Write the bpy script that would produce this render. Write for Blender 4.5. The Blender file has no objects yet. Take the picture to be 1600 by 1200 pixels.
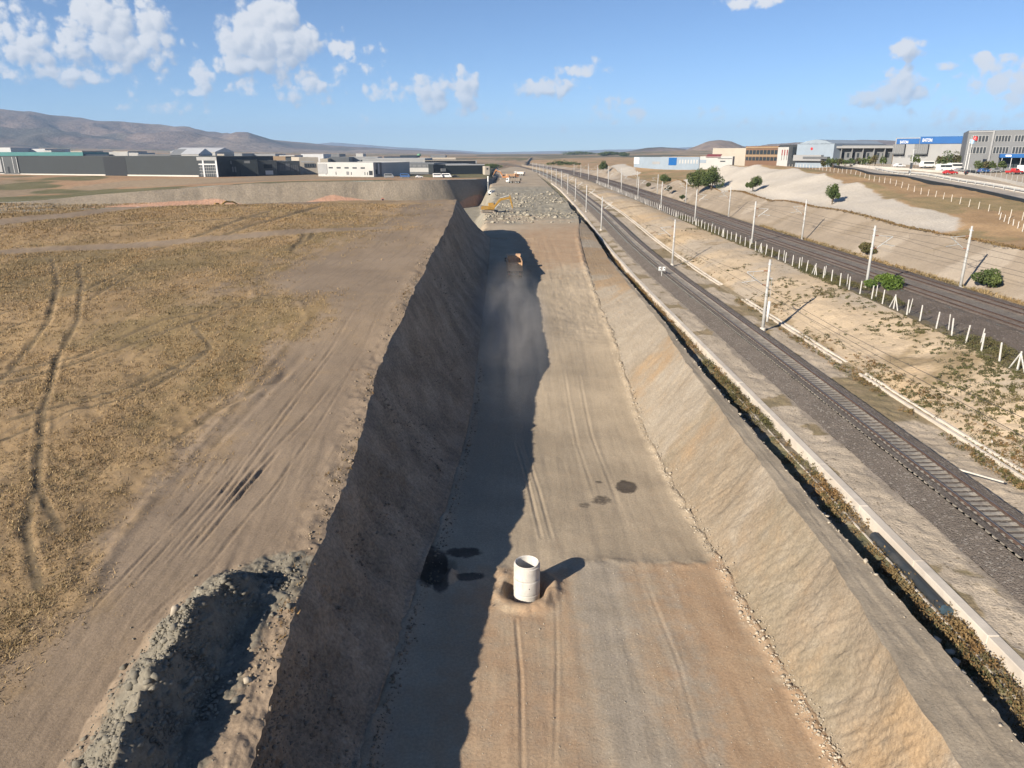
import bpy, bmesh, math, random
import numpy as np
from mathutils import Vector, Matrix

S = bpy.context.scene
COL = S.collection
R = math.radians
random.seed(7)
rng = np.random.default_rng(7)

# ------------------------------------------------------------------ camera
CAM_Z = 19.0
PITCH = R(18.0)
cam_d = bpy.data.cameras.new('camera')
cam_d.sensor_width = 36.0
cam_d.lens = 36.0 * 1109.0 / 1600.0
cam_d.clip_start = 0.5
cam_d.clip_end = 60000.0
cam = bpy.data.objects.new('camera', cam_d)
cam.location = (0.0, 0.0, CAM_Z)
cam.rotation_euler = (math.pi / 2 - PITCH, 0.0, 0.0)
COL.objects.link(cam)
S.camera = cam

# ------------------------------------------------------------------ sun, sky, exposure
SUN_EL = R(24.4)
SUN_AZ = R(226.5)            # clockwise from +Y: behind the camera, to the left
sun_vec = Vector((math.sin(SUN_AZ) * math.cos(SUN_EL), math.cos(SUN_AZ) * math.cos(SUN_EL), math.sin(SUN_EL)))
sun_d = bpy.data.lights.new('sun', 'SUN')
sun_d.energy = 4.4
sun_d.angle = R(0.5)
sun_d.color = (1.0, 0.89, 0.74)
sun = bpy.data.objects.new('sun', sun_d)
sun.rotation_euler = sun_vec.to_track_quat('Z', 'Y').to_euler()
sun.location = (-40, -40, 60)
COL.objects.link(sun)

S.view_settings.view_transform = 'Standard'
S.view_settings.look = 'None'
S.view_settings.gamma = 1.0
S.view_settings.use_curve_mapping = False
S.view_settings.exposure = 1.17
S.cycles.use_denoising = True
S.cycles.use_adaptive_sampling = True
S.cycles.adaptive_threshold = .02
S.cycles.max_bounces = 6
S.cycles.diffuse_bounces = 4
S.cycles.glossy_bounces = 2
S.cycles.transmission_bounces = 3
S.cycles.volume_bounces = 0
S.cycles.transparent_max_bounces = 6
S.cycles.caustics_reflective = False
S.cycles.caustics_refractive = False

# ------------------------------------------------------------------ node helpers
class NT:
    """small helper round a node tree"""
    def __init__(self, tree):
        self.t = tree; self.n = tree.nodes; self.l = tree.links
    def add(self, typ, **kw):
        nd = self.n.new(typ)
        for k, v in kw.items(): setattr(nd, k, v)
        return nd
    def put(self, sock, v):
        if hasattr(v, 'default_value') or hasattr(v, 'is_output'): self.l.new(v, sock)
        elif v is not None:
            if isinstance(v, (tuple, list)) and sock.type == 'RGBA' and len(v) == 3: v = (*v, 1.0)
            sock.default_value = v
    def math(self, op, a, b=None, c=None, clamp=False):
        nd = self.add('ShaderNodeMath', operation=op, use_clamp=clamp)
        self.put(nd.inputs[0], a)
        if b is not None: self.put(nd.inputs[1], b)
        if c is not None: self.put(nd.inputs[2], c)
        return nd.outputs[0]
    def vmath(self, op, a, b=None):
        nd = self.add('ShaderNodeVectorMath', operation=op)
        self.put(nd.inputs[0], a)
        if b is not None: self.put(nd.inputs[3 if op == 'SCALE' else 1], b)
        return nd.outputs[1] if op in ('LENGTH', 'DOT_PRODUCT', 'DISTANCE') else nd.outputs[0]
    def noise(self, co, scale, detail=4.0, rough=0.55, dist=0.0):
        nd = self.add('ShaderNodeTexNoise')
        self.put(nd.inputs['Vector'], co)
        self.put(nd.inputs['Scale'], scale); self.put(nd.inputs['Detail'], detail)
        self.put(nd.inputs['Roughness'], rough); self.put(nd.inputs['Distortion'], dist)
        return nd.outputs[0]
    def ramp(self, f, a, b, lo=0.0, hi=1.0):
        nd = self.add('ShaderNodeMapRange', interpolation_type='SMOOTHSTEP')
        self.put(nd.inputs[0], f)
        for i, v in enumerate((a, b, lo, hi)): self.put(nd.inputs[i + 1], v)
        return nd.outputs[0]
    def mix(self, f, a, b, blend='MIX'):
        nd = self.add('ShaderNodeMix', data_type='RGBA', blend_type=blend)
        self.put(nd.inputs[0], f); self.put(nd.inputs[6], a); self.put(nd.inputs[7], b)
        return nd.outputs[2]
    def scale_vec(self, co, s):
        nd = self.add('ShaderNodeMapping'); self.put(nd.inputs[0], co); nd.inputs['Scale'].default_value = s
        return nd
    def pos(self):
        return self.add('ShaderNodeNewGeometry').outputs['Position']

# ------------------------------------------------------------------ world: sky with cumulus
# cumulus puffs: where they stand in the sky (degrees east of north, degrees up), half sizes in degrees, strength
def _sky(u, v, hu, hv, s):
    q = (600.0 - v) / 1109.0; x = (u - 800.0) / 1109.0; cp, sp = math.cos(PITCH), math.sin(PITCH)
    f = cp + q * sp; z = q * cp - sp
    return (math.degrees(math.atan2(x, f)), math.degrees(math.atan2(z, math.hypot(x, f))), math.degrees(hu / 1109.0) * .92, math.degrees(hv / 1109.0) * .92, s)
CLOUDS = [_sky(*p) for p in (
 (158,42,40,48,1.1),(188,76,50,26,.95),(238,52,24,46,.85),(115,72,26,24,.8),(40,78,32,34,.8),(130,98,100,15,.5),(20,55,30,30,.6),(105,118,42,16,.85),(170,112,60,12,.45),(60,18,70,16,.42),(20,105,40,14,.55),(225,100,90,24,.30),
 (415,62,62,44,1.35),(430,28,36,34,1.15),(380,92,44,20,1.0),(470,68,26,32,.95),(500,95,90,30,.30),(535,76,18,13,.85),(505,72,8,8,.6),
 (318,125,18,20,.8),(300,143,26,8,.5),(385,136,22,11,.62),(405,135,26,8,.5),(475,138,46,22,.72),(577,107,10,12,.6),(600,140,34,16,.5),(640,145,16,14,.42),
 (672,145,30,30,.88),(725,142,26,30,.88),(206,160,18,14,.5),(265,168,40,10,.32),(325,168,14,8,.34),(565,188,16,8,.26),(775,180,26,10,.34),
 (855,137,50,15,.82),(910,108,38,10,.8),(930,100,18,9,.7),(965,172,46,18,.46),(995,178,24,12,.5),(1115,175,36,11,.30),(880,198,10,11,.26),(1175,3,42,10,.95),
 (1420,75,22,15,.95),(1390,148,56,16,.80),(1412,130,24,22,.82),(1532,96,22,9,.8),(1485,102,20,5,.5),(1575,130,50,32,.66),(1560,165,80,20,.36),(1480,185,120,18,.26),(1250,190,120,10,.18))]
CLOUDS += [(60, 9, 8, 3, 1.0), (-58, 9, 9, 3, 1.1), (110, 12, 12, 3.5, 1.0), (-120, 10, 12, 3.5, 1.0), (170, 10, 12, 3.5, .9)]
def build_world():
    w = bpy.data.worlds.new('World'); S.world = w; w.use_nodes = True
    t = NT(w.node_tree); t.n.clear()
    # node group: cloud field from (azimuth, elevation) in degrees
    g = bpy.data.node_groups.new('cumulus_field', 'ShaderNodeTree')
    g.interface.new_socket('Co', in_out='INPUT', socket_type='NodeSocketVector')
    for k in 'DL': g.interface.new_socket(k, in_out='OUTPUT', socket_type='NodeSocketFloat')
    gt = NT(g)
    gi = gt.add('NodeGroupInput'); go = gt.add('NodeGroupOutput')
    co = gi.outputs[0]
    nz = gt.add('ShaderNodeTexNoise'); gt.put(nz.inputs['Vector'], co); nz.inputs['Scale'].default_value = .8; nz.inputs['Detail'].default_value = 3
    wv = gt.vmath('SCALE', gt.vmath('SUBTRACT', nz.outputs['Color'], (.5, .5, .5)), 1.1)
    cw = gt.vmath('ADD', co, wv)
    acc = None
    for (a, e, ra, re, s) in CLOUDS:
        d = gt.vmath('MULTIPLY', gt.vmath('SUBTRACT', cw, (a, e, 0.0)), (1 / ra, 1 / re, 0.0))
        q = gt.vmath('DOT_PRODUCT', d, d)
        v = gt.math('MULTIPLY_ADD', q, -s * .62, s)
        acc = v if acc is None else gt.math('SMOOTH_MAX', acc, v, .12)
    accs = None
    cs = gt.vmath('ADD', cw, (-.45, .65, 0.0))
    for (a, e, ra, re, s) in [c for c in CLOUDS if c[4] > .7 and c[3] > .7 and abs(c[0]) < 45]:
        d = gt.vmath('MULTIPLY', gt.vmath('SUBTRACT', cs, (a, e, 0.0)), (1 / ra, 1 / re, 0.0))
        v = gt.math('MULTIPLY_ADD', gt.vmath('DOT_PRODUCT', d, d), -s * .62, s)
        accs = v if accs is None else gt.math('SMOOTH_MAX', accs, v, .12)
    def puffs(c, sc):
        vo = gt.add('ShaderNodeTexVoronoi', voronoi_dimensions='2D', feature='F1'); gt.put(vo.inputs['Vector'], c); vo.inputs['Scale'].default_value = sc
        return vo.outputs['Distance']
    off = gt.vmath('ADD', cw, (-.22, .26, 0.0))
    p1, p1s, p2 = puffs(cw, .95), puffs(off, .95), puffs(cw, 2.3)
    f1 = gt.noise(co, 1.6, 4.0, .6)
    tex = gt.math('ADD', gt.math('MULTIPLY', gt.math('SUBTRACT', .42, p1), .80), gt.math('ADD', gt.math('MULTIPLY', gt.math('SUBTRACT', .42, p2), .26), gt.math('MULTIPLY', gt.math('SUBTRACT', f1, .5), 1.25)))
    gt.put(go.inputs[0], gt.math('ADD', acc, tex))
    big = gt.math('SUBTRACT', gt.math('MAXIMUM', acc, 0.0), gt.math('MAXIMUM', accs, 0.0))
    gt.put(go.inputs[1], gt.math('ADD', gt.math('MULTIPLY', gt.math('SUBTRACT', p1s, p1), .8), gt.math('ADD', gt.math('MULTIPLY', big, .8), gt.math('MULTIPLY', gt.math('SUBTRACT', f1, .5), .5))))

    dirv = t.add('ShaderNodeTexCoord').outputs['Generated']
    sp = t.add('ShaderNodeSeparateXYZ'); t.put(sp.inputs[0], dirv)
    az = t.math('MULTIPLY', t.math('ARCTAN2', sp.outputs[0], sp.outputs[1]), 57.2958)
    el = t.math('MULTIPLY', t.math('ARCSINE', sp.outputs[2]), 57.2958)
    cc = t.add('ShaderNodeCombineXYZ'); t.put(cc.inputs[0], az); t.put(cc.inputs[1], el)
    nd = t.add('ShaderNodeGroup'); nd.node_tree = g; t.put(nd.inputs[0], cc.outputs[0]); d0, lt = nd.outputs[0], nd.outputs[1]
    alpha = t.math('MULTIPLY', t.ramp(d0, .14, .72), t.ramp(el, .2, 6.5, .72, 0.96))
    lit = t.ramp(lt, -.62, .42)
    sky = t.add('ShaderNodeTexSky', sky_type='NISHITA')
    sky.sun_disc = False; sky.sun_elevation = SUN_EL; sky.sun_rotation = SUN_AZ
    sky.altitude = 4200.0; sky.air_density = 1.0; sky.dust_density = .25; sky.ozone_density = 1.8
    skyc = t.mix(1.0, sky.outputs[0], (.68, .79, .90), 'MULTIPLY')
    ccol = t.mix(lit, (2.9, 3.4, 4.3), (5.7, 5.8, 6.05))
    col = t.mix(alpha, skyc, ccol)
    bg = t.add('ShaderNodeBackground'); t.put(bg.inputs[0], col); bg.inputs[1].default_value = .064
    out = t.add('ShaderNodeOutputWorld'); t.l.new(bg.outputs[0], out.inputs[0])
    w.cycles.sampling_method = 'MANUAL'; w.cycles.sample_map_resolution = 512
build_world()

# ------------------------------------------------------------------ materials
MATS = {}
def mat(name, col, rough=.8, var=.12, scale=3.0, metal=0.0, bump=0.0, bscale=30.0, dirt=None, dirt_amt=.35, spec=.35):
    """plain procedural surface: base colour broken up by two noises, optional grime and relief"""
    if name in MATS: return MATS[name]
    m = bpy.data.materials.new(name); m.use_nodes = True
    t = NT(m.node_tree); b = m.node_tree.nodes['Principled BSDF']
    co = t.pos()
    n1 = t.noise(co, scale, 5); n2 = t.noise(co, scale * .17, 3)
    k = t.math('ADD', t.math('MULTIPLY', n1, .6), t.math('MULTIPLY', n2, .4))
    lo = tuple(max(0, c * (1 - var * 1.6)) for c in col); hi = tuple(min(1, c * (1 + var * 1.6)) for c in col)
    c = t.mix(t.ramp(k, .3, .7), lo, hi)
    if dirt: c = t.mix(t.math('MULTIPLY', t.ramp(t.noise(co, scale * .5, 6, .65), .48, .72), dirt_amt), c, dirt)
    t.put(b.inputs['Base Color'], c)
    b.inputs['Roughness'].default_value = rough; b.inputs['Metallic'].default_value = metal
    b.inputs['Specular IOR Level'].default_value = spec
    if bump:
        bp = t.add('ShaderNodeBump'); bp.inputs['Strength'].default_value = bump; bp.inputs['Distance'].default_value = .05
        t.put(bp.inputs['Height'], t.noise(co, bscale, 5)); t.l.new(bp.outputs[0], b.inputs['Normal'])
    MATS[name] = m
    return m

def ground_mat(name, base, layers=(), grain=(9.0, .22), patch=(.12, .22), streak=None, bump=(.5, 14.0, .06), speck=None, rough=.95):
    """earth: base colour with patches and grain; layers = (mask channel, colour a, colour b, noise scale, edge softness);
    streak = (direction radians, across scale, along scale, strength, colour)"""
    m = bpy.data.materials.new(name); m.use_nodes = True
    t = NT(m.node_tree); b = m.node_tree.nodes['Principled BSDF']
    co = t.pos()
    def blend(ca, cb, sc):
        return t.mix(t.ramp(t.noise(co, sc, 4, .6), .32, .68), ca, cb)
    dk = tuple(c * (1 - patch[1]) for c in base); lt = tuple(min(1, c * (1 + patch[1])) for c in base)
    c = blend(dk, lt, patch[0])
    hts = []
    sep = None
    if layers:
        at = t.add('ShaderNodeAttribute', attribute_name='mask')
        sp = t.add('ShaderNodeSeparateColor'); t.put(sp.inputs[0], at.outputs['Color'])
        sep = {'r': sp.outputs[0], 'g': sp.outputs[1], 'b': sp.outputs[2], 'a': at.outputs['Alpha']}
    for (ch, ca, cb, sc, soft) in layers:
        e = t.math('ADD', sep[ch], t.math('MULTIPLY', t.math('SUBTRACT', t.noise(co, sc * 2.5, 5, .65), .5), soft))
        c = t.mix(t.ramp(e, .5 - soft * .3, .5 + soft * .3), c, blend(ca, cb, sc))
    if streak:
        ang, sa, sl, amt, scol = streak
        mp = t.add('ShaderNodeMapping'); t.put(mp.inputs[0], co); mp.vector_type = 'POINT'
        mp.inputs['Rotation'].default_value = (0, 0, ang)
        mp2 = t.add('ShaderNodeMapping'); t.l.new(mp.outputs[0], mp2.inputs[0]); mp2.inputs['Scale'].default_value = (sa, sl, .2)
        s = t.noise(mp2.outputs[0], 1.0, 4, .65)
        c = t.mix(t.math('MULTIPLY', t.ramp(s, .5, .68), amt), c, scol)
        hts.append((s, .5))
    g = t.noise(co, grain[0], 4, .7)
    c = t.mix(1.0, c, t.mix(t.ramp(g, .25, .75), (1 - grain[1],) * 3, (1 + grain[1],) * 3), 'MULTIPLY')
    if speck:
        sc, amt, scol = speck
        vo = t.add('ShaderNodeTexVoronoi'); t.put(vo.inputs['Vector'], co); vo.inputs['Scale'].default_value = sc
        sx = t.add('ShaderNodeSeparateColor'); t.put(sx.inputs[0], vo.outputs['Color'])
        c = t.mix(t.math('MULTIPLY', t.math('GREATER_THAN', sx.outputs[0], 1 - amt), .8), c, scol)
        hts.append((vo.outputs['Distance'], -.6))
    t.put(b.inputs['Base Color'], c)
    b.inputs['Roughness'].default_value = rough
    b.inputs['Specular IOR Level'].default_value = .15
    h = t.noise(co, bump[1], 4, .7)
    for (s, k) in hts: h = t.math('MULTIPLY_ADD', s, k, h)
    bp = t.add('ShaderNodeBump'); bp.inputs['Strength'].default_value = bump[0]; bp.inputs['Distance'].default_value = bump[2]
    t.put(bp.inputs['Height'], h); t.l.new(bp.outputs[0], b.inputs['Normal'])
    MATS[name] = m
    return m

# ------------------------------------------------------------------ numpy noise
def _hash(ix, iy, seed):
    h = (ix.astype(np.int64) * 374761393 + iy.astype(np.int64) * 668265263 + seed * 144665) & 0x7fffffff
    h = ((h ^ (h >> 13)) * 1274126177) & 0x7fffffff
    return ((h ^ (h >> 16)) & 0xffff) / 65535.0
def vnoise(x, y, seed=0):
    ix = np.floor(x); iy = np.floor(y); fx = x - ix; fy = y - iy
    fx = fx * fx * (3 - 2 * fx); fy = fy * fy * (3 - 2 * fy)
    a = _hash(ix, iy, seed); b = _hash(ix + 1, iy, seed); c = _hash(ix, iy + 1, seed); d = _hash(ix + 1, iy + 1, seed)
    return (a + (b - a) * fx) * (1 - fy) + (c + (d - c) * fx) * fy - .5
def fbm(x, y, scale, octv=4, seed=0, gain=.5):
    x = np.asarray(x, float) * scale; y = np.asarray(y, float) * scale; s = 0; a = 1.0
    for o in range(octv):
        s = s + a * vnoise(x, y, seed + o * 17); x = x * 2.03 + 5.3; y = y * 2.03 + 1.7; a *= gain
    return s
def sstep(a, b, x):
    t = np.clip((x - a) / (b - a), 0, 1); return t * t * (3 - 2 * t)
def tab(pairs):
    xs = np.array([p[0] for p in pairs], float); ys = np.array([p[1:] for p in pairs], float)
    def f(v):
        r = [np.interp(v, xs, ys[:, i]) for i in range(ys.shape[1])]
        return r[0] if len(r) == 1 else r
    return f
def smooth_tab(pairs):
    """monotone-ish cubic through the pairs"""
    xs = np.array([p[0] for p in pairs], float); ys = np.array([p[1] for p in pairs], float)
    d = np.diff(ys) / np.diff(xs); m = np.zeros_like(ys)
    m[0] = d[0]; m[-1] = d[-1]
    for i in range(1, len(xs) - 1): m[i] = 0 if d[i - 1] * d[i] <= 0 else 2 * d[i - 1] * d[i] / (d[i - 1] + d[i])
    def f(v):
        v = np.asarray(v, float); i = np.clip(np.searchsorted(xs, v) - 1, 0, len(xs) - 2)
        h = xs[i + 1] - xs[i]; t = np.clip((v - xs[i]) / h, 0, 1)
        return (ys[i] * (1 + 2 * t) * (1 - t) ** 2 + m[i] * h * t * (1 - t) ** 2 + ys[i + 1] * t * t * (3 - 2 * t) + m[i + 1] * h * t * t * (t - 1))
    return f
class RBF:
    """surface through scattered heights"""
    def __init__(self, pts):
        p = np.array(pts, float); self.p = p[:, :2]; n = len(p)
        A = np.zeros((n + 3, n + 3)); A[:n, :n] = np.hypot(*(self.p[:, None] - self.p[None]).transpose(2, 0, 1))
        A[:n, n] = A[n, :n] = 1; A[:n, n + 1:] = self.p; A[n + 1:, :n] = self.p.T
        b = np.zeros(n + 3); b[:n] = p[:, 2]; self.w = np.linalg.solve(A + np.eye(n + 3) * 1e-9, b)
    def __call__(self, x, y):
        x = np.asarray(x, float); y = np.asarray(y, float); s = self.w[-3] + self.w[-2] * x + self.w[-1] * y
        for (px, py), w in zip(self.p, self.w): s = s + w * np.hypot(x - px, y - py)
        return s
def seg_dist(x, y, poly):
    """distance to a polyline, and the position along it 0..1"""
    best = np.full(np.shape(x), 1e9); along = np.zeros(np.shape(x)); n = len(poly) - 1
    for i in range(n):
        (ax, ay), (bx, by) = poly[i], poly[i + 1]; dx, dy = bx - ax, by - ay; L = dx * dx + dy * dy + 1e-9
        t = np.clip(((x - ax) * dx + (y - ay) * dy) / L, 0, 1)
        d = np.hypot(x - ax - t * dx, y - ay - t * dy)
        k = d < best; best = np.where(k, d, best); along = np.where(k, (i + t) / n, along)
    return best, along
def poly_sd(x, y, poly):
    """signed distance to a closed polygon, positive inside"""
    d, _ = seg_dist(x, y, list(poly) + [poly[0]]); ins = np.zeros(np.shape(x), bool); n = len(poly)
    for i in range(n):
        (ax, ay), (bx, by) = poly[i], poly[(i + 1) % n]
        c = ((ay > y) != (by > y)) & (x < (bx - ax) * (y - ay) / (by - ay + 1e-12) + ax); ins ^= c
    return np.where(ins, d, -d)

# ------------------------------------------------------------------ object helpers
def link(name, me, parent=None, m=None):
    o = bpy.data.objects.new(name, me); COL.objects.link(o)
    if m is not None and me is not None and not me.materials: me.materials.append(m)
    if parent is not None: o.parent = parent
    return o
def empty(name, loc=(0, 0, 0), rz=0.0):
    o = bpy.data.objects.new(name, None); COL.objects.link(o); o.empty_display_size = .3
    o.location = loc; o.rotation_euler = (0, 0, rz); return o
def tag(o, label=None, cat=None, group=None, kind=None):
    if label: o['label'] = label
    if cat: o['category'] = cat
    if group: o['group'] = group
    if kind: o['kind'] = kind
    return o
def np_mesh(name, verts, faces, smooth=False):
    """verts (n,3), faces (m,k) all of one size"""
    v = np.ascontiguousarray(verts, dtype=np.float32); f = np.ascontiguousarray(faces, dtype=np.int32)
    me = bpy.data.meshes.new(name); k = f.shape[1]
    me.vertices.add(len(v)); me.vertices.foreach_set('co', v.ravel())
    me.loops.add(f.size); me.loops.foreach_set('vertex_index', f.ravel())
    me.polygons.add(len(f)); me.polygons.foreach_set('loop_start', np.arange(0, f.size, k, dtype=np.int32))
    if smooth: me.polygons.foreach_set('use_smooth', np.ones(len(f), bool))
    me.update(calc_edges=True); me.validate()
    return me
def set_mask(me, **ch):
    n = len(me.vertices); a = np.zeros((n, 4), np.float32); a[:, 3] = 0
    for i, k in enumerate('rgba'):
        if k in ch: a[:, i] = np.clip(np.asarray(ch[k]).ravel(), 0, 1)
    at = me.attributes.new('mask', 'FLOAT_COLOR', 'POINT'); at.data.foreach_set('color', a.ravel())
def grid(name, X, Y, Z, m, parent=None, kind='structure', smooth=True, masks=None, keep=None):
    """sheet over a (rows, columns) array of points"""
    r, c = X.shape; V = np.stack([X, Y, Z], -1).reshape(-1, 3)
    i = np.arange(r * c).reshape(r, c)
    F = np.stack([i[:-1, :-1], i[:-1, 1:], i[1:, 1:], i[1:, :-1]], -1).reshape(-1, 4)
    if keep is not None: F = F[keep[:-1, :-1].ravel()]
    me = np_mesh(name, V, F, smooth)
    if masks: set_mask(me, **masks)
    o = link(name, me, parent, m)
    if kind: o['kind'] = kind
    return o
class MB:
    """collects boxes, tubes and prisms into one mesh"""
    def __init__(s): s.v = []; s.f = []
    def _add(s, vs, fs):
        n = len(s.v); s.v += [tuple(p) for p in vs]; s.f += [tuple(i + n for i in f) for f in fs]; return s
    def box(s, x0, x1, y0, y1, z0, z1):
        return s._add([(x, y, z) for z in (z0, z1) for y in (y0, y1) for x in (x0, x1)],
                      [(0, 2, 3, 1), (4, 5, 7, 6), (0, 1, 5, 4), (2, 6, 7, 3), (0, 4, 6, 2), (1, 3, 7, 5)])
    def hexa(s, p):    # 8 corners, bottom ring then top ring
        return s._add(p, [(3, 2, 1, 0), (4, 5, 6, 7), (0, 1, 5, 4), (1, 2, 6, 5), (2, 3, 7, 6), (3, 0, 4, 7)])
    def bar(s, a, b, w, h=None):
        a = Vector(a); b = Vector(b); d = (b - a).normalized(); up = Vector((0, 0, 1)) if abs(d.z) < .95 else Vector((0, 1, 0))
        x = d.cross(up).normalized() * (w / 2); y = x.cross(d).normalized() * ((h or w) / 2)
        return s._add([a - x - y, a + x - y, a + x + y, a - x + y, b - x - y, b + x - y, b + x + y, b - x + y],
                      [(3, 2, 1, 0), (4, 5, 6, 7), (0, 1, 5, 4), (1, 2, 6, 5), (2, 3, 7, 6), (3, 0, 4, 7)])
    def tube(s, pts, rad, n=8, caps=True):
        pts = [Vector(p) for p in pts]; rs = rad if isinstance(rad, (list, tuple)) else [rad] * len(pts); base = len(s.v)
        for i, p in enumerate(pts):
            d = (pts[min(i + 1, len(pts) - 1)] - pts[max(i - 1, 0)]).normalized()
            up = Vector((0, 0, 1)) if abs(d.z) < .9 else Vector((0, 1, 0)); x = d.cross(up).normalized(); y = x.cross(d)
            for k in range(n):
                a = 2 * math.pi * k / n; s.v.append(tuple(p + (x * math.cos(a) + y * math.sin(a)) * rs[i]))
        for i in range(len(pts) - 1):
            for k in range(n):
                a = base + i * n + k; b = base + i * n + (k + 1) % n; s.f.append((a, b, b + n, a + n))
        if caps:
            s.f.append(tuple(base + k for k in range(n))[::-1]); s.f.append(tuple(base + (len(pts) - 1) * n + k for k in range(n)))
        return s
    def prism(s, prof, x0, x1, axis='x'):
        """profile of (a, z) extruded along x (or along y)"""
        n = len(prof)
        f = (lambda t, p: (t, p[0], p[1])) if axis == 'x' else (lambda t, p: (p[0], t, p[1]))
        return s._add([f(x0, p) for p in prof] + [f(x1, p) for p in prof],
                      [tuple(range(n))[::-1], tuple(range(n, 2 * n))] + [(k, (k + 1) % n, n + (k + 1) % n, n + k) for k in range(n)])
    def lathe(s, prof, n=24, cx=0, cy=0):
        base = len(s.v)
        for (r, z) in prof:
            for k in range(n):
                a = 2 * math.pi * k / n; s.v.append((cx + r * math.cos(a), cy + r * math.sin(a), z))
        for i in range(len(prof) - 1):
            for k in range(n):
                a = base + i * n + k; b = base + i * n + (k + 1) % n; s.f.append((a, b, b + n, a + n))
        return s
    def mesh(s, name, smooth=False, bevel=0.0):
        me = bpy.data.meshes.new(name); me.from_pydata(s.v, [], s.f)
        bm = bmesh.new(); bm.from_mesh(me)
        bmesh.ops.recalc_face_normals(bm, faces=bm.faces)
        if bevel: bmesh.ops.bevel(bm, geom=[e for e in bm.edges if e.is_manifold and e.calc_face_angle(0) > .6], offset=bevel, segments=1, affect='EDGES')
        if smooth:
            for f in bm.faces: f.smooth = True
        bm.to_mesh(me); bm.free()
        return me
    def build(s, name, m, parent=None, smooth=False, bevel=0.0):
        return link(name, s.mesh(name, smooth, bevel), parent, m)
def copy_tree(o, parent=None):
    c = o.copy(); COL.objects.link(c)
    if parent is not None: c.parent = parent
    for ch in list(o.children): copy_tree(ch, c)
    return c

# a few shared finishes
def setup_mats():
    mat('concrete', (.52, .49, .44), .9, .14, 2.5, bump=.25, bscale=25, dirt=(.30, .26, .21))
    mat('pale_concrete', (.62, .58, .52), .9, .12, 1.6, bump=.25, bscale=20, dirt=(.40, .35, .28))
    mat('white_concrete', (.66, .65, .62), .85, .10, 2.2, bump=.2, bscale=30, dirt=(.42, .39, .34))
    mat('galvanised', (.50, .52, .52), .55, .12, 4, metal=.3, dirt=(.33, .31, .28))
    mat('rail_rust', (.072, .048, .038), .7, .25, 5)
    mat('rail_head', (.30, .27, .25), .38, .15, 3, metal=.75)
    mat('dark_steel', (.05, .05, .05), .6, .2, 4)
    mat('insulator', (.20, .09, .05), .35, .1, 5)
    mat('wire', (.06, .055, .05), .6, .1, 5)
    mat('white_paint', (.74, .74, .72), .6, .06, 2, dirt=(.55, .52, .47))
    mat('yellow_paint', (.34, .195, .035), .6, .16, 2.0, dirt=(.26, .19, .11), dirt_amt=.8)
    mat('rubber', (.025, .025, .025), .85, .2, 5, dirt=(.14, .12, .10))
    mat('glass', (.03, .04, .05), .12, .15, 1.0, spec=.6)
    mat('black', (.012, .013, .015), .8, .2, 3)
setup_mats()

# ------------------------------------------------------------------ lie of the land (metres; rails of the near track at z = 0, camera 19 m above them)
F_PX = 1109.0
CP, SP = math.cos(PITCH), math.sin(PITCH)
def y_ratio(v):
    q = (600.0 - v) / F_PX
    return (CP + q * SP) / (SP - q * CP)
def el_tan(v):
    q = (600.0 - v) / F_PX
    return (q * CP - SP) / (CP + q * SP)
def ray_xy(u, v, H):
    """where the sight line through photo point (u, v) meets the level H below the camera"""
    return (u - 800.0) / (CP * (v - 600.0 + F_PX * SP / CP)) * H, y_ratio(v) * H
def rows_v(v0, v1, step, H=19.0):
    return np.array([y_ratio(v) * H for v in np.arange(v0, v1, -step)])

rim_x = smooth_tab([(-60, -8), (10, -8.6), (18, -9.0), (29, -9.8), (41, -10.0), (59, -11.2), (70, -10.5), (96, -10.5), (111, -9.9), (135, -10.6), (157, -11.6), (200, -12)])
zp_y = smooth_tab([(-60, -2.5), (15, -1.7), (18, -1.5), (29, -.4), (41, .4), (59, 2.0), (70, 4.2), (96, 6.5), (111, 8.5), (135, 9.6), (157, 10.0), (260, 10.2)])
ltoe_x = smooth_tab([(-60, -7), (24, -6.4), (37, -5.7), (48, -4.9), (75, -4.2), (105, -4.2), (124, -4.2), (157, -4.8), (188, -6)])
rtoe_x = smooth_tab([(-60, 14.2), (24, 13.9), (37, 13.3), (64, 12.9), (91, 13.3), (124, 13.2), (160, 14.5), (200, 17.5), (320, 19.2), (1000, 19.4)])
zf_y = smooth_tab([(-60, -5.9), (37, -6.0), (48, -6.35), (64, -6.75), (80, -5.5), (91, -4.1), (105, -3.1), (124, -1.0), (150, .8), (172, 1.9), (200, 2.2), (300, 2.5), (450, 3.0), (1000, 3.2), (2000, 4)])
c_y = smooth_tab([(-60, 0), (150, 0), (230, 1.0), (400, 2.4), (600, 0), (840, -12), (1200, -44), (1700, -110), (2600, -280)])
zt_y = smooth_tab([(-60, 0), (110, 0), (232, 2.4), (372, 3.5), (2600, 4.5)])
z2_y = smooth_tab([(-60, 2.4), (100, 2.5), (300, 3.0), (500, 3.7), (2600, 4.8)])
xi_y = smooth_tab([(-60, 14.9), (20, 15.1), (24, 15.5), (33, 16.3), (46, 16.6), (63, 17.0), (85, 18.0), (160, 18.6), (240, 18.8), (2600, 18.9)])
xo_y = smooth_tab([(-60, 17.9), (20, 17.9), (65, 18.1), (90, 18.8), (160, 19.0), (2600, 19.2)])
zc_y = smooth_tab([(-60, -.6), (90, -.6), (130, -.5), (232, 1.9), (372, 2.7), (2600, 3.6)])
fence_x = smooth_tab([(-60, 39), (54, 41.6), (70, 43.6), (100, 44.6), (200, 45.2), (2600, 45.4)])

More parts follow.
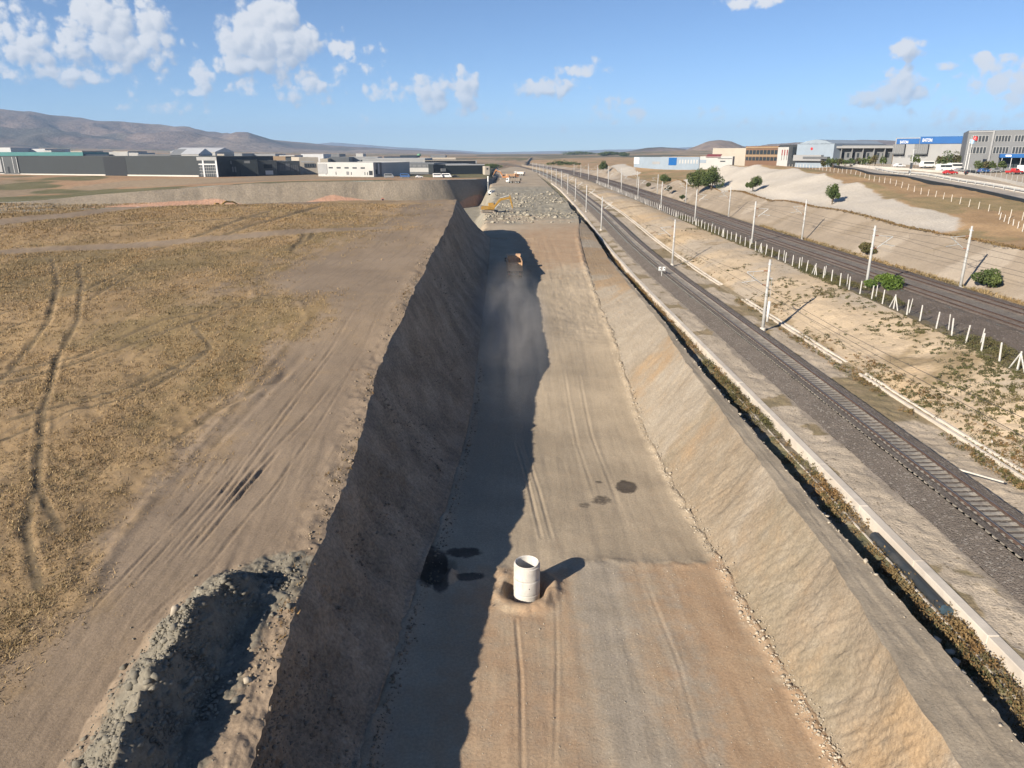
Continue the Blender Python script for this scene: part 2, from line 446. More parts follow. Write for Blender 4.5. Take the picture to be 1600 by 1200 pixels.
YC = 157.0                   # far corner of the field
FACE = [(-1500, 240), (-600, 280), (-208, 300), (-167, 310), (-117, 325), (-75, 335), (-48, 342), (-32, 352), (-19, 385), (-13, 420), (-12, 470), (-13, 540), (-16, 600)]
face_x_of_y = tab([(p[1], p[0]) for p in FACE])
face_z_of_x = smooth_tab([(-1500, -4), (-600, -3), (-208, 0), (-167, 3), (-117, 6.2), (-75, 7.2), (-30, 7.7), (0, 7.8)])

def plateau_z(x, y):
    return zp_y(y) + .10 * fbm(x, y, .05, 3, 3) * 6 + .0

def gp(u, v, zfun=None):
    """photo point -> plateau ground point"""
    H = 19.0
    for _ in range(40):
        x, y = ray_xy(u, v, H); H = H * .5 + .5 * (CAM_Z - float((zfun or plateau_z)(np.float64(x), np.float64(y))))
    return x, y
def gpl(pts): return [gp(*p) for p in pts]
_e = gpl([(0, 331), (100, 327), (200, 322), (300, 318), (400, 315), (500, 313), (600, 311), (700, 309.5)])
yE_x = tab([(-600, 20), (-200, 70)] + [(p[0], p[1]) for p in _e] + [(-11.6, YC), (0, YC)])

# --- tracks worn into the field
RUTS = [([(80,405),(92,445),(76,500),(48,540),(15,580),(-30,625)], .26, .15), ([(122,412),(128,445),(122,500),(88,560),(68,640),(62,700),(58,760),(92,830)], .24, .14),
 ([(0,490),(60,475),(130,455),(215,413),(250,398)], .2, .12), ([(-10,523),(70,490),(140,468),(218,420)], .2, .12),
 ([(-20,590),(120,556),(250,500),(330,485),(430,458)], .3, .14), ([(-20,604),(30,592),(130,562),(260,517),(410,468)], .3, .16),
 ([(0,690),(100,645),(200,622),(290,575),(330,545),(300,510)], .22, .12), ([(20,655),(110,630),(215,600),(322,548)], .3, .14),
 ([(470,380),(485,372),(495,362)], .4, .16), ([(455,392),(468,378),(478,364)], .4, .16),
 ([(255,880),(330,790),(440,645),(520,540),(565,470)], .09, .10), ([(262,884),(340,795),(448,648),(526,543)], .08, .09), ([(285,870),(380,755),(462,668),(520,600)], .09, .10), ([(293,874),(388,760),(470,670)], .08, .08), ([(215,985),(330,880),(385,812)], .09, .08),
 ([(300,850),(400,730),(470,655)], .08, .08), ([(310,855),(408,735),(455,680)], .08, .08), ([(100,1000),(190,905),(290,800),(380,690)], .08, .06), ([(340,860),(430,760),(480,690)], .08, .08), ([(120,1010),(215,905),(315,795),(410,680),(500,560)], .08, .05), ([(420,790),(500,660),(570,540),(612,450)], .08, .05),
 ([(330,700),(420,610),(470,560)], .3, .12), ([(255,700),(340,640),(440,590),(480,545)], .3, .12), ([(420,330),(330,360),(240,390)], .6, .16), ([(500,322),(420,345),(350,368)], .6, .16),
 ([(180,352),(300,345),(420,338)],.7,.15), ([(60,920),(40,830),(50,770)],.25,.1)]
RUTS = [(gpl(p), w, d) for (p, w, d) in RUTS]
PATH_FAR = gpl([(-60, 397), (100, 388), (250, 380), (350, 372), (450, 363), (600, 356)])
PATH_TOP = gpl([(-40, 352), (90, 338), (220, 322), (330, 317), (480, 316)])
BARE = gpl([(-120, 1180), (0, 1045), (70, 990), (140, 935), (180, 860), (250, 770), (330, 680), (390, 610), (440, 550), (485, 500), (470, 470), (400, 462), (395, 445), (480, 400), (560, 372), (610, 345), (640, 322), (718, 311)]) + [(20, 160), (20, 5), (-16, 5)]
# --- windrow of broken rock tipped along the rim
RIDGE = gpl([(412, 912), (352, 950), (318, 1000), (292, 1048), (264, 1098), (234, 1150), (202, 1212), (160, 1290)])
HEAPS = [(RIDGE[i] if f == 0 else tuple(.5 * (a_ + b_) for a_, b_ in zip(RIDGE[i], RIDGE[i + 1])), 1.3, 1.7) for i in range(7) for f in (0, 1)]
def ridge_h(x, y):
    wv = .55 * fbm(x, y, .55, 3, 47)
    d, al = seg_dist(x + wv, y + wv, RIDGE)
    # which side of the crest: right-hand side is steeper
    k = np.clip((al * 7).astype(int), 0, 6); P = np.array(RIDGE); A = P[k]; B = P[k + 1]
    side = (B[..., 0] - A[..., 0]) * (y - A[..., 1]) - (B[..., 1] - A[..., 1]) * (x - A[..., 0])
    w = np.where(side > 0, 1.5, 2.5)
    h = 1.75 + .25 * np.sin(al * 23.0) + .7 * fbm(al * 14, al * 0, 1.0, 2, 48)
    b_ = np.clip(1.02 - d / w, 0, 1)
    return np.maximum(h, .6) * b_ * sstep(0, .16, al + .01) + sstep(0, .3, b_) * (.20 * fbm(x, y, 1.0, 3, 49) + .14 * fbm(x, y, 2.8, 2, 50))

def field_z(x, y, detail=True):
    z = plateau_z(x, y)
    if not detail: return z
    bare = poly_sd(x, y, BARE)
    g = sstep(.6, -.6, bare)
    dist = np.hypot(x, y)
    fade = np.clip(60 / np.maximum(dist, 1), .25, 1)
    z = z + g * fade * (.10 * fbm(x, y, 1.1, 3, 21) + .16 * fbm(x, y, .35, 3, 22)) + (.02 + .03 * g) * fbm(x, y, .9, 4, 23) + .012 * (1 - g) * fbm(x, y, 3.1, 2, 29)
    z = z + .12 * g * sstep(.8, 0, np.abs(bare))
    for (pl, w, d) in RUTS:
        dd, al_ = seg_dist(x, y, pl); w2 = w * (1 + .4 * fbm(x, y, .5, 2, 31))
        d = d * np.sin(np.clip(al_, .0, 1) * math.pi) ** .45 * (.75 + .9 * fbm(x, y, .6, 2, 32))
        z = z - d * np.exp(-(dd / w2) ** 2) + .35 * d * np.exp(-((dd - 2.1 * w2) / (.7 * w2)) ** 2)
    # comb of wheel marks along the haul road
    s = x + .10 * y
    z = z + (1 - g) * .07 * fbm(s * 2.6, y * .10, 1.0, 3, 37) * sstep(80, 25, y) * (.3 + sstep(-.2, .4, fbm(x, y, .15, 2, 38)))
    # soil pushed up along the rim
    e = x - rim_x(y)
    z = z + .22 * sstep(-2.2, -.4, e) * (.4 + fbm(x, y, .5, 3, 41)) + .12 * sstep(-2.6, -.5, e) * fbm(x, y, 2.2, 3, 43)
    z = z + ridge_h(x, y)
    return z

def build_field():
    rows = np.concatenate([np.linspace(-40, 12, 14), rows_v(1330, 700, 1.9), rows_v(700, 420, 1.25), rows_v(420, 312, .9)])
    rows = rows[rows < YC + .5]; rows = rows * YC / rows[-1]
    tau = np.concatenate([[0, .0012, .003], np.linspace(.006, .76, 330), .76 + np.geomspace(.02, 2.4, 18)])
    Y0 = np.repeat(rows[:, None], len(tau), 1)
    jit = .20 * fbm(rows, rows * 0, .55, 4, 61) + .10 * fbm(rows, rows * 0, 3.0, 2, 62)
    X = (rim_x(rows) + jit)[:, None] - tau[None, :] * np.maximum(rows, 18)[:, None]
    sc = np.interp(rows, [75, YC], [0, 1])[:, None]
    Y = Y0 * (1 + sc * (yE_x(X) / YC - 1)) + sc * .0
    Z = field_z(X, Y)
    edge = sstep(0.0, 1.0, np.interp(rows, [152, YC], [0, 1]))[:, None]
    Z = Z - .5 * edge + .5 * edge * fbm(X, Y, .2, 3, 64)
    heap = np.zeros_like(Z)
    for ((hx, hy), r, h) in HEAPS: heap = np.maximum(heap, sstep(2.1 * r, 1.2 * r, np.hypot(X - hx - .35, Y - hy - .1) + .5 * fbm(X, Y, .9, 3, 70)))
    Z = Z + heap * (.22 * fbm(X, Y, 1.1, 4, 71) + .14 * np.abs(fbm(X, Y, 4.0, 2, 72)))
    soft = 1 + np.clip(Y - 25, 0, 90) / 22
    bare = sstep(-2.4, 2.0, poly_sd(X, Y, BARE) / soft + 1.8 * fbm(X, Y, .35 / 1.6, 4, 73) + 1.0 * fbm(X * 3, Y * .3, .5, 3, 76))
    for (pl, w) in ((PATH_FAR, 1.5), (PATH_TOP, 3.2)):
        d, _ = seg_dist(X, Y, pl); bare = np.maximum(bare, sstep(w * 1.3, w * .6, d + .6 * fbm(X, Y, .3, 3, 74)))
    rut = np.zeros_like(Z)
    for (pl, w, dp) in RUTS:
        d, _ = seg_dist(X, Y, pl); rut = np.maximum(rut, sstep(w * 1.5, w * .5, d))
    green = sstep(.0, .36, fbm(X, Y, .045, 4, 75) - .02)
    m = ground_mat('dry_field', (.275, .194, .108),
        layers=[('b', (.172, .130, .068), (.230, .168, .090), .22, 1.6), ('r', (.205, .158, .114), (.252, .196, .142), .16, 1.7), ('g', (.115, .088, .054), (.16, .122, .074), 1.2, 1.4), ('a', (.140, .127, .100), (.195, .176, .140), 1.6, 1.2)],
        grain=(9.0, .16), patch=(.16, .20), bump=(.45, 9.0, .06), streak=(R(6), 2.6, .12, .42, (.15, .118, .085)))
    o = grid('field_ground', X, Y, Z, m, masks=dict(r=bare, g=rut * (.8 - .65 * bare), b=green * (1 - bare), a=heap))
    return X, Y, Z

def build_left_slope(X, Y, Z):
    """cut face below the rim, turning the corner along the far edge of the field"""
    top = []; toe = []
    for i in range(len(X)):
        y = Y[i, 0]; top.append((X[i, 0], y, Z[i, 0])); toe.append((float(ltoe_x(y)), y, float(zf_y(y)) - .05))
    cx, cy, cz = top[-1]
    for a in np.linspace(0, math.pi / 2, 22)[1:]:
        top.append((cx, cy, cz)); rr = 6.0 + 3.0 * a
        toe.append((cx + rr * math.cos(a), cy + rr * math.sin(a), -6.2 + (float(zf_y(cy)) + 6.2) * math.cos(a)))
    for j in range(1, X.shape[1]):
        top.append((X[-1, j], Y[-1, j], Z[-1, j])); toe.append((X[-1, j], Y[-1, j] + 10.0, float(-2.2 - 4.0 * sstep(-62, -42, X[-1, j]))))
    top = np.array(top); toe = np.array(toe); n = len(top)
    t = np.concatenate([np.linspace(0, .12, 9), np.linspace(.14, 1, 52)])
    P = top[:, None, :] + (toe - top)[:, None, :] * t[None, :, None]
    dirv = (toe - top)[:, :2]; L = np.linalg.norm(dirv, axis=1, keepdims=True); nrm = dirv / np.maximum(L, .1)
    s = np.concatenate([[0], np.cumsum(np.hypot(np.diff(toe[:, 0]), np.diff(toe[:, 1])))])
    SS = np.repeat(s[:, None], len(t), 1); TT = np.repeat(t[None, :], n, 0) * 6.5
    w = np.sin(np.clip(t, 0, 1) * math.pi)[None, :] ** .6
    amp = .95 * fbm(SS, TT * .5, .16, 4, 81) + .38 * fbm(SS, TT * .30, 1.3, 4, 82) + .17 * fbm(SS + TT * .55, TT * .2, 4.2, 3, 83) + .12 * fbm(SS, TT, 2.6, 3, 84)
    bulge = -.55 * np.sin(np.clip(t, 0, 1) * math.pi)[None, :]
    P[:, :, :2] += nrm[:, None, :] * ((amp + bulge) * w)[:, :, None]
    toe_fill = np.exp(-((1 - t) / .07) ** 2)[None, :] * (.30 + .35 * fbm(SS, TT, .9, 3, 85))
    P[:, :, 2] += toe_fill
    m = ground_mat('cut_earth_shaded_side', (.300, .242, .180), grain=(5.0, .32), patch=(.30, .22), bump=(1.0, 4.5, .20),
                   streak=(R(-25), .8, .35, .35, (.20, .165, .125)))
    me_o = grid('left_cut_slope', P[:, :, 0], P[:, :, 1], P[:, :, 2], m)

# --- floor of the cutting, ramp and the broken rock bench beyond
STEP_Y = 39.5
def floor_left(y):
    y = np.asarray(y, float)
    base = ltoe_x(np.minimum(y, YC)) - .6
    far = np.where(y < 342, -230 + 0 * y, np.interp(y, [342, 352, 385, 420, 470, 600, 900, 1500], [-60, -36, -23, -17, -16, -20, -49, -124]) + 8)
    return np.where(y < YC + 1, base, base + (far - base) * sstep(YC + 1, YC + 16, y))
PIT_PT = ray_xy(823, 925, 25.0)        # where the manhole stands
FLOOR_RUTS = [([ray_xy(*p, 25.6) for p in pl], w_, d_) for (pl, w_, d_) in (([(806, 690), (826, 760), (846, 850)], .10, .05), ([(818, 690), (842, 770), (862, 850)], .10, .04), ([(905, 600), (925, 680), (965, 790)], .12, .028), ([(880, 590), (902, 690), (930, 780)], .12, .024), ([(985, 560), (1012, 630), (1050, 720)], .14, .03), ([(806, 985), (814, 1080), (816, 1230)], .08, .045), ([(868, 960), (870, 1060), (866, 1230)], .08, .025), ([(1010, 930), (1060, 1060), (1105, 1230)], .09, .02))]
def floor_z(x, y, detail=True):
    x = np.asarray(x, float); y = np.asarray(y, float)
    z = zf_y(y)
    bench = sstep(182, 206, y + 34 * fbm(x, y, .075, 4, 102) - 4); drop = sstep(YC + 2, YC + 14, y)
    pit = -2.4 - 3.8 * sstep(-62, -42, x) * sstep(520, 440, y)
    z = z + drop * ((pit - z) * sstep(-6.5, -13.5, x + 2.5 * fbm(x, y, .06, 3, 101) + np.clip((y - 300) / 25, 0, 14)))
    if not detail: return z
    near = 1 - sstep(140, 185, y)
    # upper gravel layer ends in a ragged step
    e = y - STEP_Y - 1.2 * fbm(x, y * 0, .35, 3, 103) - .05 * (x - 3) + .9 * np.exp(-((x - 1.5) / 2.0) ** 2)
    z = z + .13 * sstep(2.2, -.6, e) + .05 * np.exp(-(e / .6) ** 2) * (1 + 2 * fbm(x, y, 1.2, 3, 115))
    z = z + near * (.028 * fbm(x * 3.0, y * .25, .5, 4, 104) + .045 * fbm(x, y, .5, 4, 105))
    # wheel marks along the haul road
    for k, cx in enumerate((1.0, 3.2, 6.4, 8.7)):
        dd = x - cx - .7 * np.sin(y * .045 + k) ; z = z - .022 * np.exp(-(dd / .35) ** 2) * near
    for (pl, w_, d_) in FLOOR_RUTS:
        dd, al_ = seg_dist(x, y, pl); z = z - d_ * np.exp(-(dd / w_) ** 2) * np.sin(al_ * math.pi) ** .5 + .4 * d_ * np.exp(-((dd - 2.2 * w_) / w_) ** 2)
    # dozer track lugs and loose dirt on the upper part of the ramp
    lug = sstep(84, 96, y) * sstep(132, 122, y) * sstep(4, 7, x)
    z = z + lug * (.10 * fbm(x, y, 1.4, 3, 106) + .05 * np.sin(y * 5.2 + x))
    # spoil along the toes
    dl = x - ltoe_x(y); dr = rtoe_x(y) - x
    z = z + near * (.25 * np.exp(-(dl / .5) ** 2) * (.6 + fbm(x, y, .8, 3, 107)) + .28 * np.exp(-(dr / .45) ** 2) * (.6 + fbm(x, y, .9, 3, 108)))
    # rubble
    z = z + bench * sstep(-9, -5, x) * sstep(430, 300, y) * (1.0 * fbm(x, y, .09, 4, 109) + .45 * np.abs(fbm(x, y, .45, 3, 110)) + .35 * np.exp(-((y - 205) / 9) ** 2) + .6 * np.exp(-((y - 262) / 14) ** 2) * sstep(0, 6, x))
    # dug pit round the manhole with a spoil rim
    px, py = PIT_PT
    q = np.hypot((x - px + .1), (y - py)) + .25 * fbm(x, y, .9, 3, 111)
    z = z - .75 * sstep(1.45, .95, q) + .30 * np.exp(-((q - 1.75) / .42) ** 2) * (.7 + 1.2 * fbm(x, y, .8, 3, 112))
    # sump dug at the left toe
    q2 = np.hypot((x + 5.0) / 1.5, (y - 39.2) / 1.9) + .35 * fbm(x, y, .7, 3, 113)
    z = z - .8 * sstep(1.0, .55, q2)
    q3 = np.hypot((x + 3.9) / .5, (y - 38.0) / .8); z = z + .45 * sstep(1.4, .4, q3 + .4 * fbm(x, y, 1.1, 3, 114))
    return z
DAMP = [((-5.2, 39.6), 1.1, 2.3, 1), ((-3.1, 41.2), 1.35, .85, 1), ((-4.3, 38.2), .55, 1.6, 1), ((-2.6, 38.0), 1.0, .55, .9), ((9.2, 51.6), .95, 1.25, .85), ((6.8, 49.1), .8, 1.0, .62), ((5.5, 48.4), .5, .5, .55), ((7.1, 52.6), .4, .3, .6)]
def build_floor():
    rows = np.concatenate([np.linspace(-40, 15, 14), rows_v(1300, 700, 1.7, 24), rows_v(700, 420, 1.3, 23), rows_v(420, 335, 1.1, 20), rows_v(335, 262, .55, 17)])
    rows = np.unique(rows); s = np.linspace(0, 1, 300)
    Lx = floor_left(rows); Rx = rtoe_x(rows) + .5
    # keep most columns in the cutting itself
    X = np.where(rows[:, None] < YC + 1, Lx[:, None] + (Rx - Lx)[:, None] * s[None, :],
                 np.where(s[None, :] < .25, Lx[:, None] + (-15 - Lx)[:, None] * (s[None, :] / .25), -15 + (Rx + 15)[:, None] * ((s[None, :] - .25) / .75)))
    Y = np.repeat(rows[:, None], len(s), 1)
    Z = floor_z(X, Y)
    e = Y - STEP_Y - 1.2 * fbm(X, Y * 0, .35, 3, 103) - .05 * (X - 3) + .9 * np.exp(-((X - 1.5) / 2.0) ** 2)
    nearl = sstep(.5, -.3, e)
    brown = nearl * np.clip(.85 - .75 * np.exp(-((X - 5.6) / 1.7) ** 2) - .8 * np.exp(-((X - 9.0) / .5) ** 2) * 0 - .5 * sstep(-1, -5, X) + .5 * fbm(X * 2, Y * .3, .3, 4, 121), 0, 1)
    px, py = PIT_PT; brown = np.maximum(brown, sstep(3.4, 1.8, np.hypot(X - px, Y - py) + fbm(X, Y, .6, 3, 126)))
    brown = np.maximum(brown, .9 * sstep(118, 136, Y + 6 * fbm(X, Y, .1, 3, 127)) * sstep(205, 155, Y + 20 * fbm(X, Y, .08, 3, 128)) * sstep(-4, 6, X))
    grav = nearl * np.clip(np.exp(-((X - 5.6) / 1.9) ** 2) + .9 * np.exp(-((X - 8.8) / 1.0) ** 2) * .4 + .5 * fbm(X * 2, Y * .3, .35, 4, 122), 0, 1)
    damp = np.zeros_like(X)
    for ((dx, dy), ra, rb, st_) in DAMP: damp = np.maximum(damp, st_ * sstep(1.35, .55, np.hypot((X - dx) / ra, (Y - dy) / rb) + .45 * fbm(X, Y, .9, 3, 123)))
    rock = sstep(180, 212, Y + 34 * fbm(X, Y, .075, 4, 102) - 2 + 14 * fbm(X, Y, .3, 3, 124)) * sstep(420, 330, Y)
    m = ground_mat('haul_floor', (.352, .290, .212),
        layers=[('r', (.325, .225, .145), (.365, .265, .175), .35, 1.6), ('b', (.285, .245, .192), (.33, .285, .228), .5, 1.6), ('a', (.225, .205, .160), (.30, .275, .22), .35, .7), ('g', (.075, .062, .050), (.105, .088, .070), 1.0, .8)],
        grain=(7.0, .17), patch=(.09, .15), bump=(.5, 7.0, .06), streak=(R(4), 1.1, .08, .10, (.235, .19, .145)))
    grid('cutting_floor', X, Y, Z, m, masks=dict(r=brown * (1 - rock), g=damp, b=grav, a=rock))

# --- right bank, path, ditch, verges, ballast, embankment, second line
def strip(name, A, B, n, m, rows, rel=None, t_shape=None, masks=None):
    """sheet between two edge lines A(y) -> (x, z) and B(y) -> (x, z)"""
    ax, az = A(rows); bx, bz = B(rows)
    t = np.linspace(0, 1, n) if t_shape is None else t_shape
    X = ax[:, None] + (bx - ax)[:, None] * t; Z = az[:, None] + (bz - az)[:, None] * t; Y = np.repeat(rows[:, None], len(t), 1)
    if rel is not None:
        dx, dz = rel(X, Y, np.repeat(t[None, :], len(rows), 0)); X = X + dx; Z = Z + dz
    mk = masks(X, Y, np.repeat(t[None, :], len(rows), 0)) if masks else None
    return grid(name, X, Y, Z, m, masks=mk)

crest_j = lambda y: .22 * fbm(y, y * 0, .4, 4, 141) + .08 * fbm(y, y * 0, 2.0, 2, 142)
outer_j = lambda y: .18 * fbm(y, y * 0, .5, 4, 143) + .10 * fbm(y, y * 0, 2.4, 2, 144)
E = {
 'toe':    lambda y: (rtoe_x(y), zf_y(y) - .05),
 'crest':  lambda y: (xi_y(y) + crest_j(y), np.maximum(zc_y(y), zf_y(y) - .2) + .1 * fbm(y, y * 0, .3, 3, 145)),
 'pathR':  lambda y: (xo_y(y) + outer_j(y), zc_y(y) - .05 + .08 * fbm(y, y * 0, .6, 3, 146)),
 'ditch':  lambda y: (xo_y(y) + .75, zc_y(y) - .15 - 1.2 * sstep(700, 350, y)),
 'weedR':  lambda y: (20.05 + c_y(y), zt_y(y) - 1.62 + 0 * y),
 'chanR':  lambda y: (20.72 + c_y(y), zt_y(y) - 1.70 + 0 * y),
 'wallR':  lambda y: (21.28 + c_y(y), zt_y(y) - 1.06),
 'balL':   lambda y: (23.75 + c_y(y) + .14 * fbm(y, y * 0, .7, 3, 147), zt_y(y) - .92),
 'shL':    lambda y: (25.3 + c_y(y), zt_y(y) - .24),
 'shR':    lambda y: (28.42 + c_y(y), zt_y(y) - .24),
 'balR':   lambda y: (28.82 + c_y(y), zt_y(y) - 1.10),
 'gutL':   lambda y: (32.75 + c_y(y), zt_y(y) - .95),
 'slopeL': lambda y: (33.5 + c_y(y), zt_y(y) - .80),
 'slopeR': lambda y: (fence_x(y) - .5 + c_y(y) + .5 * fbm(y, y * 0, .12, 3, 148), z2_y(y) - .55),
 'bal2L':  lambda y: (46.3 + c_y(y) + .3 * fbm(y, y * 0, .3, 3, 149), z2_y(y) - .85),
 'sh2L':   lambda y: (50.0 + c_y(y), z2_y(y) - .22),
 'sh2R':   lambda y: (59.0 + c_y(y), z2_y(y) - .22),
 'bal2R':  lambda y: (60.2 + c_y(y), z2_y(y) - .85),
 'cut2L':  lambda y: (61.6 + c_y(y), z2_y(y) - .75),
}
def build_right():
    far = np.concatenate([rows_v(335, 252, .8, 18), np.geomspace(1500, 2600, 8)])
    rows = np.unique(np.concatenate([np.linspace(-40, 15, 12), rows_v(1330, 700, 1.9, 20), rows_v(700, 335, 1.5, 19), far]))
    rows = rows[np.concatenate([[True], np.diff(rows) > .01])]
    bank = ground_mat('bank_earth', (.240, .197, .146), layers=[('g', (.205, .172, .125), (.240, .202, .148), .3, 2.4), ('b', (.285, .200, .120), (.31, .225, .140), .2, 2.4), ('r', (.275, .236, .186), (.315, .275, .222), .3, 2.4)],
                      grain=(5.5, .2), patch=(.22, .12), bump=(.75, 4.2, .12), streak=(R(62), .5, 1.6, .18, (.27, .225, .165)))
    def bank_rel(X, Y, T):
        w = np.sin(T * math.pi) ** .7; s = Y; tt = T * 6
        a = .24 * fbm(s, tt * .5, .16, 4, 151) + .085 * fbm(s + tt * .35, tt * .35, 1.5, 4, 152) + .085 * fbm(s + tt * .6, tt * .25, 4.5, 3, 153)
        return -a * w, .5 * a * w + .22 * np.exp(-(T / .08) ** 2) * fbm(s, tt, .9, 3, 154)
    def bank_mask(X, Y, T):
        pale = sstep(.05, .32, fbm(Y, T * 4, .10, 4, 155) + .55 * np.exp(-((Y - 85) / 26) ** 2) * (1 - .3 * T) - .02 + .2 * sstep(.75, 1, T) * sstep(45, 20, Y))
        grey = sstep(-.02, .35, fbm(Y, T * 5, .14, 4, 156) + .22 * sstep(60, 30, Y) - .3 * sstep(60, 90, Y))
        orange = sstep(-.05, .25, fbm(Y, T * 4, .09, 3, 157) + 1.0 * np.exp(-((Y - 140) / 30) ** 2) - .25)
        return dict(r=pale, g=grey * (1 - pale) * (1 - sstep(75, 105, Y)), b=orange)
    strip('right_cut_slope', E['toe'], E['crest'], 70, bank, rows, bank_rel, masks=bank_mask)
    path = ground_mat('path_earth', (.305, .256, .192), grain=(8.0, .2), patch=(.3, .14), bump=(.5, 8.0, .06), streak=(R(2), 3.0, .15, .3, (.34, .295, .23)))
    strip('bank_top_path', E['crest'], E['pathR'], 36, path, rows, lambda X, Y, T: (0 * X, np.sin(T * math.pi) ** .5 * (.05 * fbm(X, Y, .7, 4, 161) + .05 * fbm(X * 3, Y * .3, .8, 3, 162))))
    dm = ground_mat('ditch_earth', (.215, .185, .140), layers=[('r', (.13, .125, .07), (.20, .17, .10), .8, .8)], grain=(7.0, .3), patch=(.5, .2), bump=(.9, 5.0, .12))
    rough = lambda k, sd: (lambda X, Y, T: (k * .5 * np.sin(T * math.pi) * fbm(X, Y, 1.1, 3, sd), k * np.sin(T * math.pi) ** .6 * fbm(X, Y, 1.6, 4, sd + 1)))
    strip('ditch_bank', E['pathR'], E['ditch'], 16, dm, rows, rough(.30, 163))
    strip('ditch_bottom', E['ditch'], E['weedR'], 16, dm, rows, rough(.25, 165), masks=lambda X, Y, T: dict(r=sstep(-.1, .3, fbm(X, Y, .25, 3, 167) + .25 * T)))
    strip('channel_bed', E['weedR'], E['chanR'], 8, dm, rows, lambda X, Y, T: (0 * X, .1 * fbm(X, Y, 1.3, 3, 168)), masks=lambda X, Y, T: dict(r=sstep(-.1, .3, fbm(X, Y, .25, 3, 169))))
    strip('channel_back', E['chanR'], E['wallR'], 3, dm, rows)
    verge = ground_mat('verge_earth', (.385, .325, .252), layers=[('r', (.20, .165, .10), (.275, .215, .135), .6, .8), ('g', (.24, .205, .165), (.29, .25, .205), .6, .9)], grain=(8.0, .20), patch=(.25, .13), bump=(.6, 7.0, .07), speck=(7.0, .03, (.16, .13, .09)))
    strip('near_verge', E['wallR'], E['balL'], 30, verge, rows, rough(.10, 171), masks=lambda X, Y, T: dict(r=sstep(.12, .4, fbm(X, Y, .3, 4, 172) + .2 * sstep(.3, 0, T)), g=sstep(.7, 1.0, T + .3 * fbm(X, Y, .8, 3, 173))))
    ball = ground_mat('ballast_stone', (.142, .122, .106), grain=(16.0, .35), patch=(.5, .10), bump=(1.0, 12.0, .10), speck=(9.0, .10, (.25, .23, .205)))
    ball2 = ground_mat('ballast_stone_rusty', (.128, .106, .090), grain=(12.0, .35), patch=(.4, .12), bump=(1.0, 8.0, .10), speck=(6.0, .07, (.21, .185, .16)), layers=[('r', (.17, .15, .13), (.21, .19, .165), .5, .4)])
    st = lambda sd: (lambda X, Y, T: (0 * X, .05 * fbm(X, Y, 4.0, 2, sd) + .06 * fbm(X, Y, .8, 3, sd + 1)))
    strip('ballast_shoulder', E['balL'], E['shL'], 22, ball, rows, st(175))
    strip('ballast_bed', E['shL'], E['shR'], 34, ball, rows, lambda X, Y, T: (0 * X, .05 * fbm(X, Y, 3.0, 2, 176) + .015 + .11 * sstep(.80, 1.0, np.abs(X - c_y(Y) - 26.8))))
    strip('ballast_shoulder', E['shR'], E['balR'], 8, ball, rows, st(177))
    strip('middle_verge', E['balR'], E['gutL'], 34, verge, rows, rough(.14, 179), masks=lambda X, Y, T: dict(r=sstep(-.02, .34, fbm(X, Y, .18, 4, 180) + .25 * sstep(.55, 1, T)), g=0 * X))
    strip('gutter_bed', E['gutL'], E['slopeL'], 6, verge, rows, rough(.05, 181), masks=lambda X, Y, T: dict(r=0 * X + .6, g=0 * X))
    emb = ground_mat('embankment_sand', (.450, .358, .250), layers=[('r', (.43, .318, .20), (.47, .362, .235), .2, 1.6), ('g', (.36, .30, .23), (.40, .34, .265), .3, 1.6), ('b', (.25, .19, .115), (.31, .24, .15), .6, 1.6)], grain=(6.0, .15), patch=(.2, .10), bump=(.6, 4.0, .10), speck=(3.2, .03, (.15, .13, .07)))
    def emb_rel(X, Y, T):
        w = np.sin(T * math.pi) ** .6; bulge = .75 * np.sin(T * math.pi) * np.clip((Y - 60) / 50, 0, 1)
        return 0 * X, w * (.55 * fbm(X, Y, .10, 4, 183) + .16 * fbm(X, Y, .8, 4, 184)) + bulge
    strip('embankment_slope', E['slopeL'], E['slopeR'], 80, emb, rows, emb_rel, masks=lambda X, Y, T: dict(r=sstep(0, .35, fbm(X, Y, .05, 4, 185) + .1), g=sstep(.0, .35, fbm(X, Y, .06, 4, 186) + .25 * sstep(75, 50, Y)), b=sstep(.15, .5, fbm(X, Y, .13, 4, 187) + .35 * sstep(.22, 0, T) + .1 * sstep(80, 40, Y))))
    scrub = ground_mat('fence_strip', (.20, .165, .105), grain=(7.0, .3), patch=(.25, .25), bump=(.8, 6.0, .1), layers=[('r', (.125, .108, .088), (.17, .148, .12), .4, .6)])
    strip('fence_strip', E['slopeR'], E['bal2L'], 20, scrub, rows, rough(.15, 188), masks=lambda X, Y, T: dict(r=sstep(.35, .8, T + .4 * fbm(X, Y, .3, 3, 189))))
    strip('far_ballast_shoulder', E['bal2L'], E['sh2L'], 18, ball2, rows, st(190))
    def between(X, Y, T):
        return dict(r=np.exp(-((X - c_y(Y) - 54.55) / 1.35) ** 2))
    strip('far_ballast_bed', E['sh2L'], E['sh2R'], 40, ball2, rows, lambda X, Y, T: (0 * X, .03 * fbm(X, Y, 3.0, 2, 191)), masks=between)
    strip('far_ballast_shoulder', E['sh2R'], E['bal2R'], 8, ball2, rows, st(192))
    strip('far_verge', E['bal2R'], E['cut2L'], 8, verge, rows, rough(.12, 193), masks=lambda X, Y, T: dict(r=0 * X + .55, g=0 * X))
    return rows

